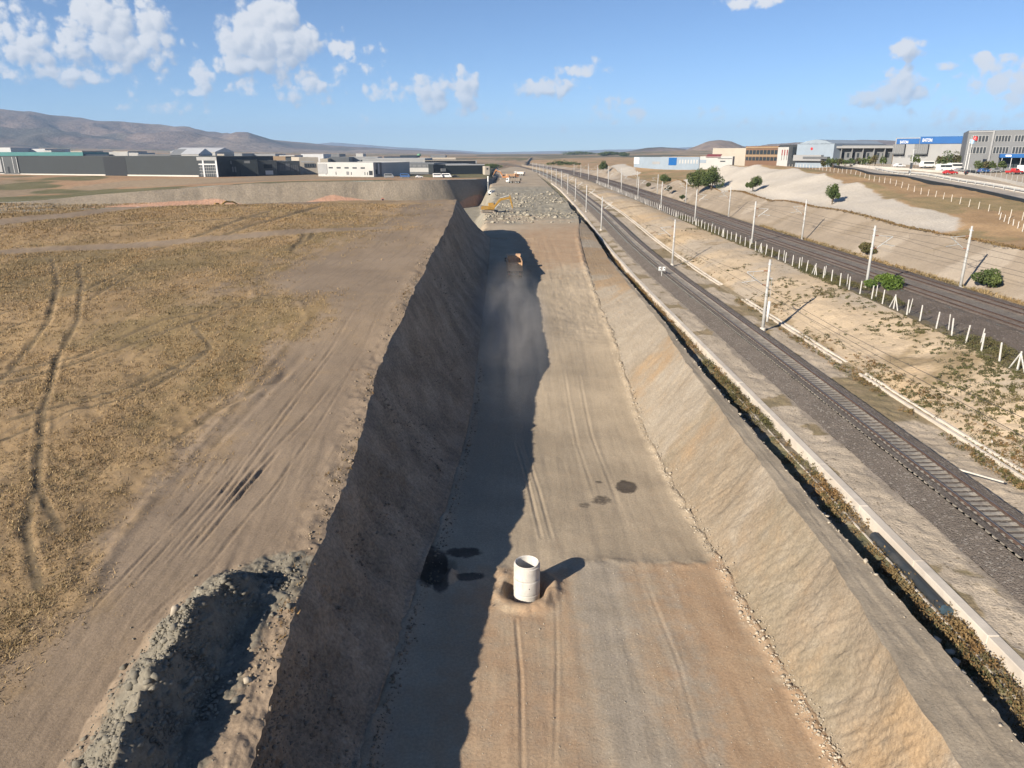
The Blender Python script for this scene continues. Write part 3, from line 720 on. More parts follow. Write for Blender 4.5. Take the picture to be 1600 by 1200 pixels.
# --- hillside beyond the second line
HILL = RBF([
 (70,-40,6.0),(70,60,6.4),(70,100,6.5),(70,130,6.5),(70,200,6.5),(70,250,6.3),(70,300,6.0),(70,340,5.6),(70,400,5.2),(70,480,5.0),(70,600,4.8),(70,800,4.6),(60,1100,4.5),(20,1500,4.6),
 (75,122,6.8),(80,132,7.6),(84,160,9.6),(88,190,11.8),(92,220,13.4),(93,250,14.4),(90,280,15.0),(86,303,14.6),(83,318,12.0),(80,330,8.6),(78,342,6.3),
 (76,250,8.6),(76,215,8.4),(76,285,8.6),(75,170,7.6),
 (82,105,7.0),(95,125,8.4),(105,150,9.4),(114,200,10.9),(122,250,11.3),(135,300,12.6),(171,450,14.2),(150,360,13.4),
 (98,170,10.2),(103,210,12.2),(106,250,13.2),(106,285,13.8),(100,310,12.0),(95,330,8.5),
 (132,190,10.9),(150,240,12.4),(140,300,13.6),(175,272,13.7),(200,340,14.6),(150,340,14.3),(260,300,14.4),(130,150,9.8),(180,200,11.5),(120,60,8),(200,80,9),(140,-40,7),
 (90,360,6.2),(112,380,7.5),(110,430,8.5),(130,480,10.5),(85,430,5.6),(82,490,7.0),(80,525,10.2),(82,560,11.6),(86,600,10.2),(80,640,6.0),(110,560,9.5),(110,640,8.5),
 (200,520,15.0),(300,600,16),(120,800,7.5),(220,900,10),(600,600,20),(420,1500,14),(900,1200,26),(1500,300,20),(600,0,10),(1500,1500,30)])
def build_hillside():
    rows = np.unique(np.concatenate([np.linspace(-40, 40, 8), rows_v(560, 335, 1.6, 15), rows_v(335, 252, .5, 13), np.geomspace(1100, 1600, 6)]))
    rows = rows[rows < 1600]
    m1 = ground_mat('far_cut_sand', (.292, .242, .186), grain=(3.5, .12), patch=(.15, .09), bump=(.6, 2.2, .12), layers=[('r', (.24, .195, .145), (.28, .23, .17), .3, 1.2), ('g', (.345, .292, .232), (.37, .315, .25), .3, 1.4)])
    top = lambda y: (70 + c_y(y) + .5 * fbm(y, y * 0, .1, 3, 201), np.maximum(HILL(70 + 0 * y, y), z2_y(y) + .6) - .03)
    strip('far_cut_slope', E['cut2L'], top, 40, m1, rows, lambda X, Y, T: (0 * X, np.sin(T * math.pi) ** .6 * (.35 * fbm(X, Y, .10, 4, 202) + .12 * fbm(X, Y, .7, 4, 203))), masks=lambda X, Y, T: dict(r=sstep(.2, .5, fbm(X, Y, .15, 4, 204) + .25 * sstep(.15, 0, T)), g=sstep(.05, .4, fbm(X, Y, .08, 4, 205))))
    tx, tz = top(rows)
    sig = np.concatenate([[0], np.geomspace(.0025, .02, 8), np.linspace(.026, .78, 170), .78 + np.geomspace(.03, 3.0, 14)])
    X = tx[:, None] + sig[None, :] * np.maximum(rows, 40)[:, None]; Y = np.repeat(rows[:, None], len(sig), 1)
    b = sstep(0, 8, X - tx[:, None])
    Z = tz[:, None] * (1 - b) + HILL(X - c_y(Y) * 1.0, Y) * b
    Z = Z + b * (.30 * fbm(X, Y, .10, 4, 206) + .12 * fbm(X, Y, .6, 3, 207))
    xr = X - c_y(Y)
    crest = tab([(-40, 72), (112, 72), (122, 75), (132, 80), (160, 84.5), (190, 88.5), (220, 92.5), (250, 94), (280, 91), (303, 87), (330, 86), (336, 70), (470, 70), (485, 83), (520, 83), (560, 85), (600, 85), (625, 80), (640, 70), (1600, 70)])
    sp = sstep(1.5, -1.5, xr - crest(Y) + 3.0 * fbm(X, Y, .12, 4, 208)) * sstep(116, 126, Y + 3 * fbm(X, Y, .2, 3, 210)) * sstep(.3, 1.2, xr - 70)
    pale2 = sstep(0, 6, xr - np.interp(Y, [0, 127, 150, 200, 250, 450, 1600], [105, 101, 109, 119, 128, 180, 400]) ) * sstep(420, 330, Y)
    green = sstep(.05, .4, fbm(X, Y, .07, 4, 209) + .35 * sstep(330, 370, Y) * sstep(520, 420, Y))
    m = ground_mat('hill_grass', (.345, .232, .128), layers=[('b', (.22, .175, .09), (.29, .215, .115), .25, 1.3), ('g', (.37, .31, .24), (.41, .35, .275), .12, .9), ('r', (.455, .412, .350), (.505, .460, .395), .10, .9)],
                   grain=(3.0, .2), patch=(.08, .2), bump=(.7, 2.2, .14))
    grid('hillside', X, Y, Z, m, masks=dict(r=sp, g=pale2, b=green * (1 - sp)))

# --- plain towards the factories, cut face before it, far country
def plain_z(x, y):
    r = np.hypot(x, y); a = np.arctan2(x, y)
    z = np.interp(r, [0, 200, 330, 480, 900, 1600, 3000, 6000, 20000], [5.2, 5.2, 5.2, 5.1, 7.0, 11.0, 12.0, 12.0, 10])
    left = np.interp(np.degrees(a), [-75, -36, -20, -6, 3], [60, 46, 20, 4, 0]) * sstep(1500, 5200, r)
    right = np.interp(np.degrees(a), [-2, 4, 10, 20, 40, 75], [0, 4, 14, 26, 40, 60]) * sstep(900, 3000, r)
    z = z - 3.0 * sstep(-3, 4, np.degrees(a)) * sstep(2500, 900, r)
    w = sstep(300, 455, y)
    return (z + left + right) * w + face_z_of_x(x) * (1 - w)
def build_far():
    # cut face of the wide excavation behind the field
    P = []
    for i in range(len(FACE) - 1):
        (ax, ay), (bx, by) = FACE[i], FACE[i + 1]; n = max(4, int(math.hypot(bx - ax, by - ay) / 1.3))
        for k in range(n): P.append((ax + (bx - ax) * k / n, ay + (by - ay) * k / n))
    P = np.array(P)
    for _ in range(14): P[1:-1] = .25 * P[:-2] + .5 * P[1:-1] + .25 * P[2:]
    d = np.gradient(P, axis=0); nrm = np.stack([d[:, 1], -d[:, 0]], 1); nrm /= np.linalg.norm(nrm, axis=1, keepdims=True)
    s = np.concatenate([[0], np.cumsum(np.hypot(*np.diff(P, axis=0).T))])
    t = np.linspace(0, 1, 22); SS = np.repeat(s[:, None], 22, 1); TT = np.repeat(t[None, :], len(P), 0)
    out = 7.5 * TT + np.sin(TT * math.pi) * (1.2 * fbm(SS, TT * 3, .05, 3, 221) + .5 * fbm(SS, TT, .6, 3, 222))
    out = out + .5 * fbm(SS, TT * 0, .12, 3, 223) * (1 - TT)
    X = P[:, 0:1] + nrm[:, 0:1] * out; Y = P[:, 1:2] + nrm[:, 1:2] * out
    zt = plain_z(P[:, 0], P[:, 1]) + .25 * fbm(s, s * 0, .08, 3, 224)
    zl = -2.3 - 3.9 * sstep(-66, -46, P[:, 0]) * sstep(520, 440, P[:, 1]); zl = zl + 4.5 * sstep(460, 590, P[:, 1])
    Z = zt[:, None] + (zl - zt)[:, None] * TT
    mf = ground_mat('cut_face', (.235, .198, .152), layers=[('r', (.36, .215, .150), (.42, .26, .18), .05, .6)], grain=(1.2, .18), patch=(.05, .16), bump=(.8, 1.2, .3), streak=(0.0, .7, .7, .25, (.215, .195, .165)))
    grid('excavation_face', X, Y, Z, mf, masks=dict(r=sstep(.62, .95, TT + .6 * fbm(SS, TT, .03, 3, 225))))
    # plain: fan round the camera from the face outwards
    az = np.radians(np.concatenate([np.linspace(-80, -40, 22), np.linspace(-39.5, 40, 300), np.linspace(41, 80, 20)]))
    r0 = []
    Pa = np.arctan2(P[:, 0], P[:, 1]); Pr = np.hypot(P[:, 0], P[:, 1])
    o = np.argsort(Pa)
    for a in az:
        k = np.where((Pa[:-1] - a) * (Pa[1:] - a) <= 0)[0]
        if len(k): r0.append(min(Pr[j] + (Pr[j + 1] - Pr[j]) * (a - Pa[j]) / (Pa[j + 1] - Pa[j] + 1e-12) for j in k))
        elif a < Pa.min(): r0.append(Pr[0])
        else: r0.append(float(np.interp(math.degrees(a), [-1.5, -.3, .3, 1.2, 1.25, 60], [600, 820, 900, 900, 1420, 1420])))
    r0 = np.array(r0); g = np.concatenate([np.linspace(0, .05, 40) ** 1.15, np.geomspace(.04, 1, 90)]); g = np.unique(g)
    Rr = r0[None, :] + (24000 - r0)[None, :] * g[:, None] ** 1.25
    X = Rr * np.sin(az)[None, :]; Y = Rr * np.cos(az)[None, :]
    Z = plain_z(X, Y) + np.clip((Rr - r0[None, :]) / 60, 0, 1) * (.25 * fbm(X, Y, .02, 3, 231) + np.clip(Rr / 3000, 0, 3) * 1.2 * fbm(X, Y, .0012, 3, 232)) - .03
    inner = sstep(-1.62, -1.5, np.degrees(az))[None, :] * sstep(260, 0, Rr - r0[None, :]); Z = Z * (1 - inner) + 2.9 * inner
    green = sstep(.0, .3, fbm(X, Y, .012, 4, 233) + .35 * sstep(620, 300, Rr) * sstep(R(-6), R(-14), np.arctan2(X, Y)))
    dark = sstep(.05, .3, fbm(X, Y, .003, 4, 234) - .1 + .3 * np.exp(-((Rr - 2300) / 500) ** 2))
    orange = sstep(0, .3, fbm(X, Y, .02, 4, 235) + .3 * sstep(R(-13), R(-8), np.arctan2(X, Y)) * sstep(620, 400, Rr))
    mp = ground_mat('plain_ground', (.27, .205, .135), layers=[('r', (.33, .205, .12), (.37, .25, .15), .03, .6), ('g', (.115, .11, .052), (.165, .145, .075), .05, .6), ('b', (.085, .085, .052), (.15, .13, .08), .004, .6)], grain=(.5, .2), patch=(.006, .22), bump=(.3, .6, .3))
    grid('plain', X, Y, Z, mp, masks=dict(r=orange, g=green, b=dark))
    # hills
    A = np.radians(np.linspace(-62, 62, 620)); rr = np.geomspace(2000, 17000, 150)
    AZ, RR = np.meshgrid(A, rr); deg = np.degrees(AZ)
    def crest(tabv, rc, w0, w1, sd, rough):
        us = np.array([p[0] for p in tabv], float); vs = np.array([p[1] for p in tabv], float)
        aa = np.degrees(np.arctan((us - 800) / F_PX * CP)); ht = np.array([el_tan(v) for v in vs]) * rc + CAM_Z
        h = np.interp(deg, aa, ht)
        prof = np.where(RR < rc, sstep(rc - w0, rc, RR), sstep(rc + w1, rc, RR))
        x = RR * np.sin(AZ); y = RR * np.cos(AZ)
        n = fbm(x, y, 1 / 900, 5, sd, .55); rid = 1 - np.abs(fbm(x, y, 1 / 700, 4, sd + 5)) * 2
        return h * prof * (1 + rough * (n * .8 + (rid - .8) * .9) * (.25 + .75 * np.sin(np.clip(prof, 0, 1) * math.pi)))
    Zs = [crest([(-900, 190), (-400, 172), (-150, 180), (0, 175), (60, 178), (100, 187), (160, 196), (230, 201), (300, 205), (350, 213), (430, 221), (520, 229), (620, 234), (720, 238), (800, 246), (1700, 246)], 6500, 3300, 2500, 241, .55),
          crest([(300, 246), (335, 226), (352, 213), (372, 207), (390, 206), (412, 213), (440, 222), (480, 234), (520, 246), (1700, 246)], 5200, 900, 900, 251, .3),
          crest([(-300, 246), (380, 246), (460, 229), (520, 223), (600, 229), (700, 234), (760, 238), (820, 237), (900, 235), (980, 233), (1060, 231), (1200, 228), (1400, 226), (1900, 215)], 14000, 4500, 2500, 261, .35),
          crest([(700, 246), (930, 244), (985, 236), (1010, 231), (1035, 230), (1060, 232), (1085, 235), (1110, 238), (1160, 240), (1240, 246)], 3400, 900, 800, 271, .2),
          crest([(1000, 246), (1055, 240), (1085, 229), (1105, 221), (1122, 219), (1140, 221), (1158, 228), (1180, 235), (1215, 239), (1260, 246)], 3000, 500, 600, 281, .12),
          crest([(1080, 246), (1160, 233), (1200, 226), (1240, 224), (1290, 223), (1340, 221), (1400, 222), (1500, 220), (1700, 214), (2200, 205)], 4600, 1500, 1200, 291, .35)]
    X = RR * np.sin(AZ); Y = RR * np.cos(AZ)
    Z = np.maximum.reduce(Zs); Z = np.where(Z < plain_z(X, Y) + .5, plain_z(X, Y) - 6, Z)
    mh = ground_mat('hill_earth', (.165, .122, .098), layers=[('r', (.085, .075, .06), (.13, .105, .08), .002, 1.0), ('g', (.20, .152, .115), (.235, .18, .135), .002, .9)], grain=(.02, .28), patch=(.0012, .22), bump=(.7, .008, 30.0))
    slope = fbm(X, Y, 1 / 500, 5, 301)
    grid('hills', X, Y, Z, mh, masks=dict(r=sstep(.02, .35, slope + .1), g=sstep(.05, .4, fbm(X, Y, 1 / 800, 4, 305))))

fX, fY, fZ = build_field()
build_left_slope(fX, fY, fZ)
build_floor()
right_rows = build_right()
build_hillside()
build_far()

# ------------------------------------------------------------------ railway
ORD = ['first', 'second', 'third', 'fourth', 'fifth', 'sixth', 'seventh', 'eighth', 'ninth', 'tenth', 'eleventh', 'twelfth', 'thirteenth', 'fourteenth', 'fifteenth', 'sixteenth',
       'seventeenth', 'eighteenth', 'nineteenth', 'twentieth', 'twenty-first', 'twenty-second', 'twenty-third', 'twenty-fourth', 'twenty-fifth', 'twenty-sixth', 'twenty-seventh', 'twenty-eighth']
def wx(u, Y, z=10.0): return (u - 800.0) / F_PX * (CP * Y + SP * (CAM_Z - z))
def wz(v, Y): return CAM_Z + Y * el_tan(v)
def pt(u, v, Y): z = wz(v, Y); return (wx(u, Y, z), Y, z)

def sweep(name, x0, zfun, prof, ys, m, parent, smooth=False):
    """profile (dx, dz) swept along the line of the railway"""
    xs = x0 + c_y(ys); zs = zfun(ys); n = len(prof)
    V = np.array([[(x + dx, y, z + dz) for (dx, dz) in prof] for x, y, z in zip(xs, ys, zs)]).reshape(-1, 3)
    F = []
    for i in range(len(ys) - 1):
        for k in range(n): a = i * n + k; b = i * n + (k + 1) % n; F.append((a, b, b + n, a + n))
    me = np_mesh(name, V, np.array(F), smooth)
    bm = bmesh.new(); bm.from_mesh(me); bmesh.ops.holes_fill(bm, edges=[e for e in bm.edges if e.is_boundary], sides=0)
    bmesh.ops.recalc_face_normals(bm, faces=bm.faces); bm.to_mesh(me); bm.free()
    return link(name, me, parent, m)
RAIL_BODY = [(-.075, -.17), (.075, -.17), (.075, -.15), (.012, -.135), (.012, -.045), (.036, -.036), (.036, -.012), (-.036, -.012), (-.036, -.036), (-.012, -.045), (-.012, -.135), (-.075, -.15)]
RAIL_HEAD = [(-.034, -.012), (.034, -.012), (.034, -.002), (.026, .004), (-.026, .004), (-.034, -.002)]
mat('sleeper_concrete', (.25, .232, .205), .9, .2, 1.8, bump=.2, bscale=30, dirt=(.15, .125, .105), dirt_amt=.7)
mat('sleeper_dusty', (.155, .13, .112), .9, .18, 2.0)
def sleeper_mesh():
    b = MB(); L = 1.3
    prof = [(-L, -.24), (L, -.24), (L, -.075), (.98, -.03), (.5, -.035), (.35, -.075), (-.35, -.075), (-.5, -.035), (-.98, -.03), (-L, -.075)]
    n = len(prof)
    v = [(x, -.14, z) for x, z in prof] + [(x, .14, z) for x, z in prof]; v[0:0] = []
    b._add(v, [tuple(range(n)), tuple(range(n, 2 * n))[::-1]] + [(k, (k + 1) % n, n + (k + 1) % n, n + k) for k in range(n)])
    for s in (-1, 1):
        for q in (-1, 1): b.box(s * .7175 + q * .115 - .04, s * .7175 + q * .115 + .04, -.07, .07, -.06, .0 - .05 + .06)
    return b.mesh('sleeper')
def lay_track(xc, zf, label, m_sl, singles, y0, y1, ysl):
    t = tag(empty('railway_track', (0, 0, 0)), label, 'railway track')
    ys = np.unique(np.concatenate([np.arange(y0, 140, 2.0), np.arange(140, 600, 6.0), np.arange(600, y1, 20.0)]))
    for s in (-.7525, .7525):
        r = sweep('rail', xc + s, zf, RAIL_BODY, ys, MATS['rail_rust'], t)
        sweep('rail_head', xc + s, zf, RAIL_HEAD, ys, MATS['rail_head'], r)
    me = sleeper_mesh(); me.materials.append(m_sl)
    k = 0; rest = []
    for y in np.arange(y0, ysl, .6):
        dx = float(c_y(y + 1) - c_y(y - 1)) / 2; p = (float(xc + c_y(y)) + random.uniform(-.015, .015), y, float(zf(y)) - .172 + .05)
        if k < singles:
            o = link('sleeper', me, t); o.location = (p[0], p[1], p[2] - .0); o.rotation_euler = (0, 0, -math.atan(dx) + random.uniform(-.008, .008)); k += 1
        else: rest.append(p)
    if rest:
        b = MB()
        for (x, y, z) in rest: b.box(x - 1.3, x + 1.3, y - .14, y + .14, z - .2, z - .045)
        o = b.build('far_sleepers', m_sl, t); o['kind'] = 'stuff'
    return t
lay_track(26.8, zt_y, 'single near railway track with pale concrete sleepers on grey ballast', MATS['sleeper_concrete'], 300, 26.0, 1500, 420)
lay_track(52.0, z2_y, 'far railway pair, the track nearer the fence', MATS['sleeper_dusty'], 0, 40.0, 1500, 300)
lay_track(56.5, z2_y, 'far railway pair, the track beside the sandy cutting', MATS['sleeper_dusty'], 0, 40.0, 1500, 300)

# --- catenary masts
def mast_parts(root, side, weight=False, h=8.2, thick=1.0):
    """round concrete mast with a tubular cantilever reaching to one side (side = -1 left, +1 right)"""
    MB().tube([(0, 0, -.9), (0, 0, h * .5), (0, 0, h)], [.20 * thick, .165 * thick, .125 * thick], 12).build('mast', MATS['mast_concrete'], root, smooth=True)
    MB().lathe([(0, -.3), (.34, -.3), (.34, .16), (.22, .20), (0, .20)], 14).build('footing', MATS['concrete'], root)
    a = MB(); s = side
    a.tube([(s * .62, 0, 5.3), (s * 2.55, 0, 6.75)], .05, 6).tube([(s * .60, 0, 6.9), (s * 2.55, 0, 6.78)], .04, 6)
    a.tube([(s * 1.35, 0, 5.80), (s * 3.0, 0, 5.55)], .035, 6).tube([(s * 2.9, 0, 5.56), (s * 2.35, 0, 5.35)], .016, 6).tube([(s * 1.75, 0, 6.80), (s * 1.9, 0, 5.70)], .014, 5)
    a.build('cantilever', MATS['galvanised'], root)
    for (z) in (5.22, 6.9):
        b = MB(); x0 = s * .13; x1 = s * .64; n = 7
        pts = []; rs = []
        for k in range(n * 2 + 1):
            f = k / (n * 2); pts.append((x0 + (x1 - x0) * f, 0, z + (.08 * f if z < 6 else 0))); rs.append(.085 if k % 2 else .045)
        b.tube(pts, rs, 8).build('insulator', MATS['insulator'], root)
    for (q, z0) in ((.20, 5.1), (.175, 6.8), (.165, 7.55)): MB().lathe([(q, z0), (q, z0 + .2)], 10).build('clamp_band', MATS['galvanised'], root)
    f = MB().bar((0, -.45, 7.62), (0, .45, 7.62), .06); f.bar((0, .42, 7.62), (0, .42, 7.85), .05); f.build('feeder_bracket', MATS['galvanised'], root)
    if weight:
        MB().tube([(.46, .1, .9), (.46, .1, 3.3)], .17, 10).build('tension_weight', MATS['white_concrete'], root, smooth=True)
        MB().tube([(.46, .1, 3.3), (.46, .1, 5.9), (.18, .1, 6.2)], .02, 5).lathe([(.0, 6.0), (.0, 6.1)], 6).bar((.1, .1, 6.0), (.52, .1, 6.0), .08).build('pulley_arm', MATS['galvanised'], root)
mat('mast_concrete', (.40, .40, .39), .8, .10, 2.0, bump=.1, bscale=20, dirt=(.36, .34, .31))
def masts(xc, zf, dz, ys, side, where, grp, weight_at=()):
    proto = None
    for i, y in enumerate(ys):
        x = float(xc + c_y(y)); z = float(zf(y)) + dz
        lab = '%s catenary mast %s, %s' % (ORD[i], where, 'with a hanging tension weight' if i in weight_at else 'counted from the camera')
        if i in weight_at or proto is None:
            r = empty('catenary_mast'); mast_parts(r, side, i in weight_at)
            if i not in weight_at: proto = r
        else: r = copy_tree(proto)
        r.location = (x, y, z); r.rotation_euler = (0, 0, random.uniform(-.03, .03))
        tag(r, lab, 'mast', grp)
RIGHT_Y = [82.0, 132.0]; LEFT_Y = [184 + 46.0 * k for k in range(12)]
F_LY = [95 + 48.0 * k for k in range(11)]; F_RY = [95 + 55.0 * k for k in range(10)]
masts(29.7, zt_y, -.8, RIGHT_Y, -1, 'right of the near track', 'masts of the near track', (0,))
masts(22.4, zt_y, -.9, LEFT_Y, 1, 'in the row left of the near track', 'masts of the near track')
masts(47.7, z2_y, -.7, F_LY, 1, 'in the row between fence and far tracks', 'masts of the far tracks')
masts(60.4, z2_y, -.75, F_RY, -1, 'in the row under the sandy cutting', 'masts of the far tracks')

# --- overhead wires
def overhead(xc, zf, sup, label):
    t = tag(empty('overhead_line', (0, 0, 0)), label, 'wire')
    sup = [sup[0] - 50] + list(sup)
    mw = MB(); cw = MB(); dr = MB()
    P = []; Q = []
    for a, b in zip(sup[:-1], sup[1:]):
        for k in range(6):
            f = k / 6; y = a + (b - a) * f; x = float(xc + c_y(y)); z = float(zf(y)) * 1.0
            P.append((x, y, z + 5.9 - 3.0 * f * (1 - f) * .9)); Q.append((x + .15, y, z + 4.75))
            if k: dr.tube([P[-1], Q[-1]], .008, 4, caps=False)
    mw.tube(P, .018, 5).build('messenger_wire', MATS['wire'], t); cw.tube(Q, .018, 5).build('contact_wire', MATS['wire'], t)
    d = dr.build('droppers', MATS['wire'], t); d['kind'] = 'stuff'
overhead(26.9, zt_y, RIGHT_Y + LEFT_Y, 'pair of overhead wires above the near single track')
overhead(51.0, z2_y, F_LY, 'pair of overhead wires over the far track by the fence')
overhead(57.4, z2_y, F_RY, 'pair of overhead wires over the far track by the cutting')

# --- fence of concrete posts on top of the embankment
mat('post_white', (.56, .55, .52), .85, .08, 3, bump=.15, bscale=25, dirt=(.48, .45, .39))
def post_mesh(h, w=.13):
    b = MB(); b.hexa([(-w / 2, -w / 2, -.4), (w / 2, -w / 2, -.4), (w / 2, w / 2, -.4), (-w / 2, w / 2, -.4), (-w * .42, -w * .42, h - .04), (w * .42, -w * .42, h - .04), (w * .42, w * .42, h - .04), (-w * .42, w * .42, h - .04)])
    b.hexa([(-w * .42, -w * .42, h - .04), (w * .42, -w * .42, h - .04), (w * .42, w * .42, h - .04), (-w * .42, w * .42, h - .04), (-w * .2, -w * .2, h), (w * .2, -w * .2, h), (w * .2, w * .2, h), (-w * .2, w * .2, h)])
    return b.mesh('post')
def fence_line(label, pts, h, w, strut_every=8, strands=(.4, .8, 1.2, 1.55), m=None, lean=.035):
    t = tag(empty('post_fence', (0, 0, 0)), label, 'fence'); m = m or MATS['post_white']
    me = post_mesh(h, w); me.materials.append(m)
    sm = MB().bar((0, .05, h * .86), (.0, 1.05, -.2), w * .75).mesh('strut'); sm.materials.append(m)
    for i, p in enumerate(pts):
        o = link('post', me, t); o.location = p; o.rotation_euler = (random.gauss(0, lean), random.gauss(0, lean), random.uniform(-.2, .2))
        if strut_every and i % strut_every == 3:
            for s in (0, math.pi):
                q = link('strut', sm, t); q.location = p; q.rotation_euler = (0, 0, s + random.uniform(-.05, .05))
    if strands:
        b = MB()
        for hz in strands: b.tube([(x, y, z + hz * h / 1.7) for (x, y, z) in pts], .006, 4, caps=False)
        o = b.build('wire_strands', MATS['wire'], t); o['kind'] = 'stuff'
    return t
ys = []; y = 47.0
while y < 420: ys.append(y); y += 3.1 + random.uniform(-.35, .35)
fence_line('long fence of white concrete posts between near embankment and far tracks', [(float(fence_x(y) + c_y(y)), y, float(z2_y(y)) - .62) for y in ys], 1.75, .105)
ys = [56.5, 65.0, 71.2, 79.5, 88.0, 96.5, 104, 113, 121, 130, 139, 149, 158, 168, 178]
fence_line('sparse second row of slim pale posts behind the long concrete fence', [(float(fence_x(y) + c_y(y)) + 1.25, y, float(z2_y(y)) - .65) for y in ys], 1.55, .08, 0, ())

# --- concrete drainage channel and gutter
def channel():
    t = tag(empty('drainage_channel', (0, 0, 0)), 'long pale concrete drainage channel wall beside the near track verge', 'channel')
    y = 14.0; k = 0
    while y < 420:
        L = 6.0 if y < 120 else 24.0
        a, b = y + .012, y + L - .012; dz = random.uniform(-.025, .025); dx = random.uniform(-.02, .02)
        def P(yy, x, z): return (x + dx + float(c_y(yy)), yy, float(zt_y(yy)) + z + dz)
        x0, x1, z0, z1 = 20.74, 21.28, -2.9, -1.0
        g = MB().hexa([P(a, x0, z0), P(a, x1, z0), P(b, x1, z0), P(b, x0, z0), P(a, x0, z1), P(a, x1, z1), P(b, x1, z1), P(b, x0, z1)])
        g.build('wall_segment', MATS['channel_concrete'], t, bevel=.025)
        x0, x1, z1 = 20.02, 20.12, -1.60
        g = MB().hexa([P(a, x0, z0), P(a, x1, z0), P(b, x1, z0), P(b, x0, z0), P(a, x0, z1), P(a, x1, z1), P(b, x1, z1), P(b, x0, z1)])
        if y < 60: g.build('channel_lip', MATS['channel_concrete'], t)
        y += L
mat('channel_concrete', (.52, .47, .405), .92, .10, 1.2, bump=.3, bscale=16, dirt=(.38, .31, .235), dirt_amt=.45)
channel()
def gutter():
    t = tag(empty('concrete_gutter', (0, 0, 0)), 'shallow pale concrete gutter at the foot of the embankment slope', 'gutter')
    y = 40.0
    while y < 330:
        L = 4.0 if y < 130 else 12.0
        a, b = y + .02, y + L - .02; dz = random.uniform(-.05, .03)
        pr = [(32.70, -.95), (33.52, -.95), (33.52, -.70), (33.34, -.70), (33.26, -.86), (32.96, -.86), (32.88, -.70), (32.70, -.70)]
        n = len(pr); v = [(x + float(c_y(yy)), yy, float(zt_y(yy)) + z + dz) for yy in (a, b) for (x, z) in pr]
        g = MB(); g._add(v, [(0, 1, 4, 5), (1, 2, 3, 4), (0, 5, 6, 7), (n, n + 5, n + 4, n + 1), (n + 1, n + 4, n + 3, n + 2), (n, n + 7, n + 6, n + 5)] + [(k, (k + 1) % n, n + (k + 1) % n, n + k) for k in range(n)])
        if not (62 < y < 66 or 97 < y < 112): g.build('gutter_segment', MATS['channel_concrete'], t)
        y += L
gutter()

# --- small signal post beside the track, loose lengths of pipe
def signal():
    y = 118.0; r = tag(empty('trackside_signal', (24.9, y, -.75)), 'small two lamp trackside signal on a short post beside the near track', 'signal')
    MB().tube([(0, 0, -.2), (0, 0, 1.3)], .06, 8).build('post', MATS['galvanised'], r)
    MB().box(-.55, .55, -.18, .18, 1.2, 1.32).build('bracket', MATS['galvanised'], r)
    for s in (-.33, .33):
        b = MB().box(s - .2, s + .2, -.14, .14, 1.34, 1.85).build('lamp_box', MATS['white_paint'], r, bevel=.02)
        MB().tube([(s, -.16, 1.62), (s, -.20, 1.62)], .09, 10).build('lens', MATS['black'], b)
signal()
pr_ = [(20.46, 28.6, -1.52), (20.44, 31, -1.50), (20.43, 33, -1.50), (20.42, 35.4, -1.52)]
o = tag(empty('plastic_pipe', (0, 0, 0)), 'long dark plastic pipe lying in the channel against the pale wall', 'pipe')
MB().tube(pr_, .27, 20, caps=False).build('outer_wall', mat('dark_plastic', (.030, .036, .042), .55, .12, 2, dirt=(.10, .09, .075), dirt_amt=.4), o, smooth=True)
MB().tube(pr_, .24, 20, caps=False).build('bore', MATS['dark_plastic'], o, smooth=True)
MB().tube([(20.462, 28.36, -1.52), (20.46, 28.62, -1.52)], .285, 20).build('end_cap', mat('blue_plastic', (.045, .075, .10), .45, .1, 2), o)
for (u, v, L, rz, lab) in ((1588, 640, 2.2, .1, 'pale concrete post lying in the weeds below the embankment'), (1548, 690, 1.6, 1.05, 'short pale broken post leaning in the grass near the gutter'), (1530, 748, 2.6, -.75, 'long pale post lying at the verge edge beside the near track')):
    x, y = ray_xy(u, v, 19.7 if v > 680 else 18.6); z = CAM_Z - (19.7 if v > 680 else 18.6)
    o = MB().bar((-L / 2, 0, .12), (L / 2, 0, .14), .10).build('fallen_post', MATS['concrete'], None, bevel=.015); o.location = (x, y, z + .1); o.rotation_euler = (0, .04, rz)
    tag(o, lab, 'post', 'fallen concrete posts')

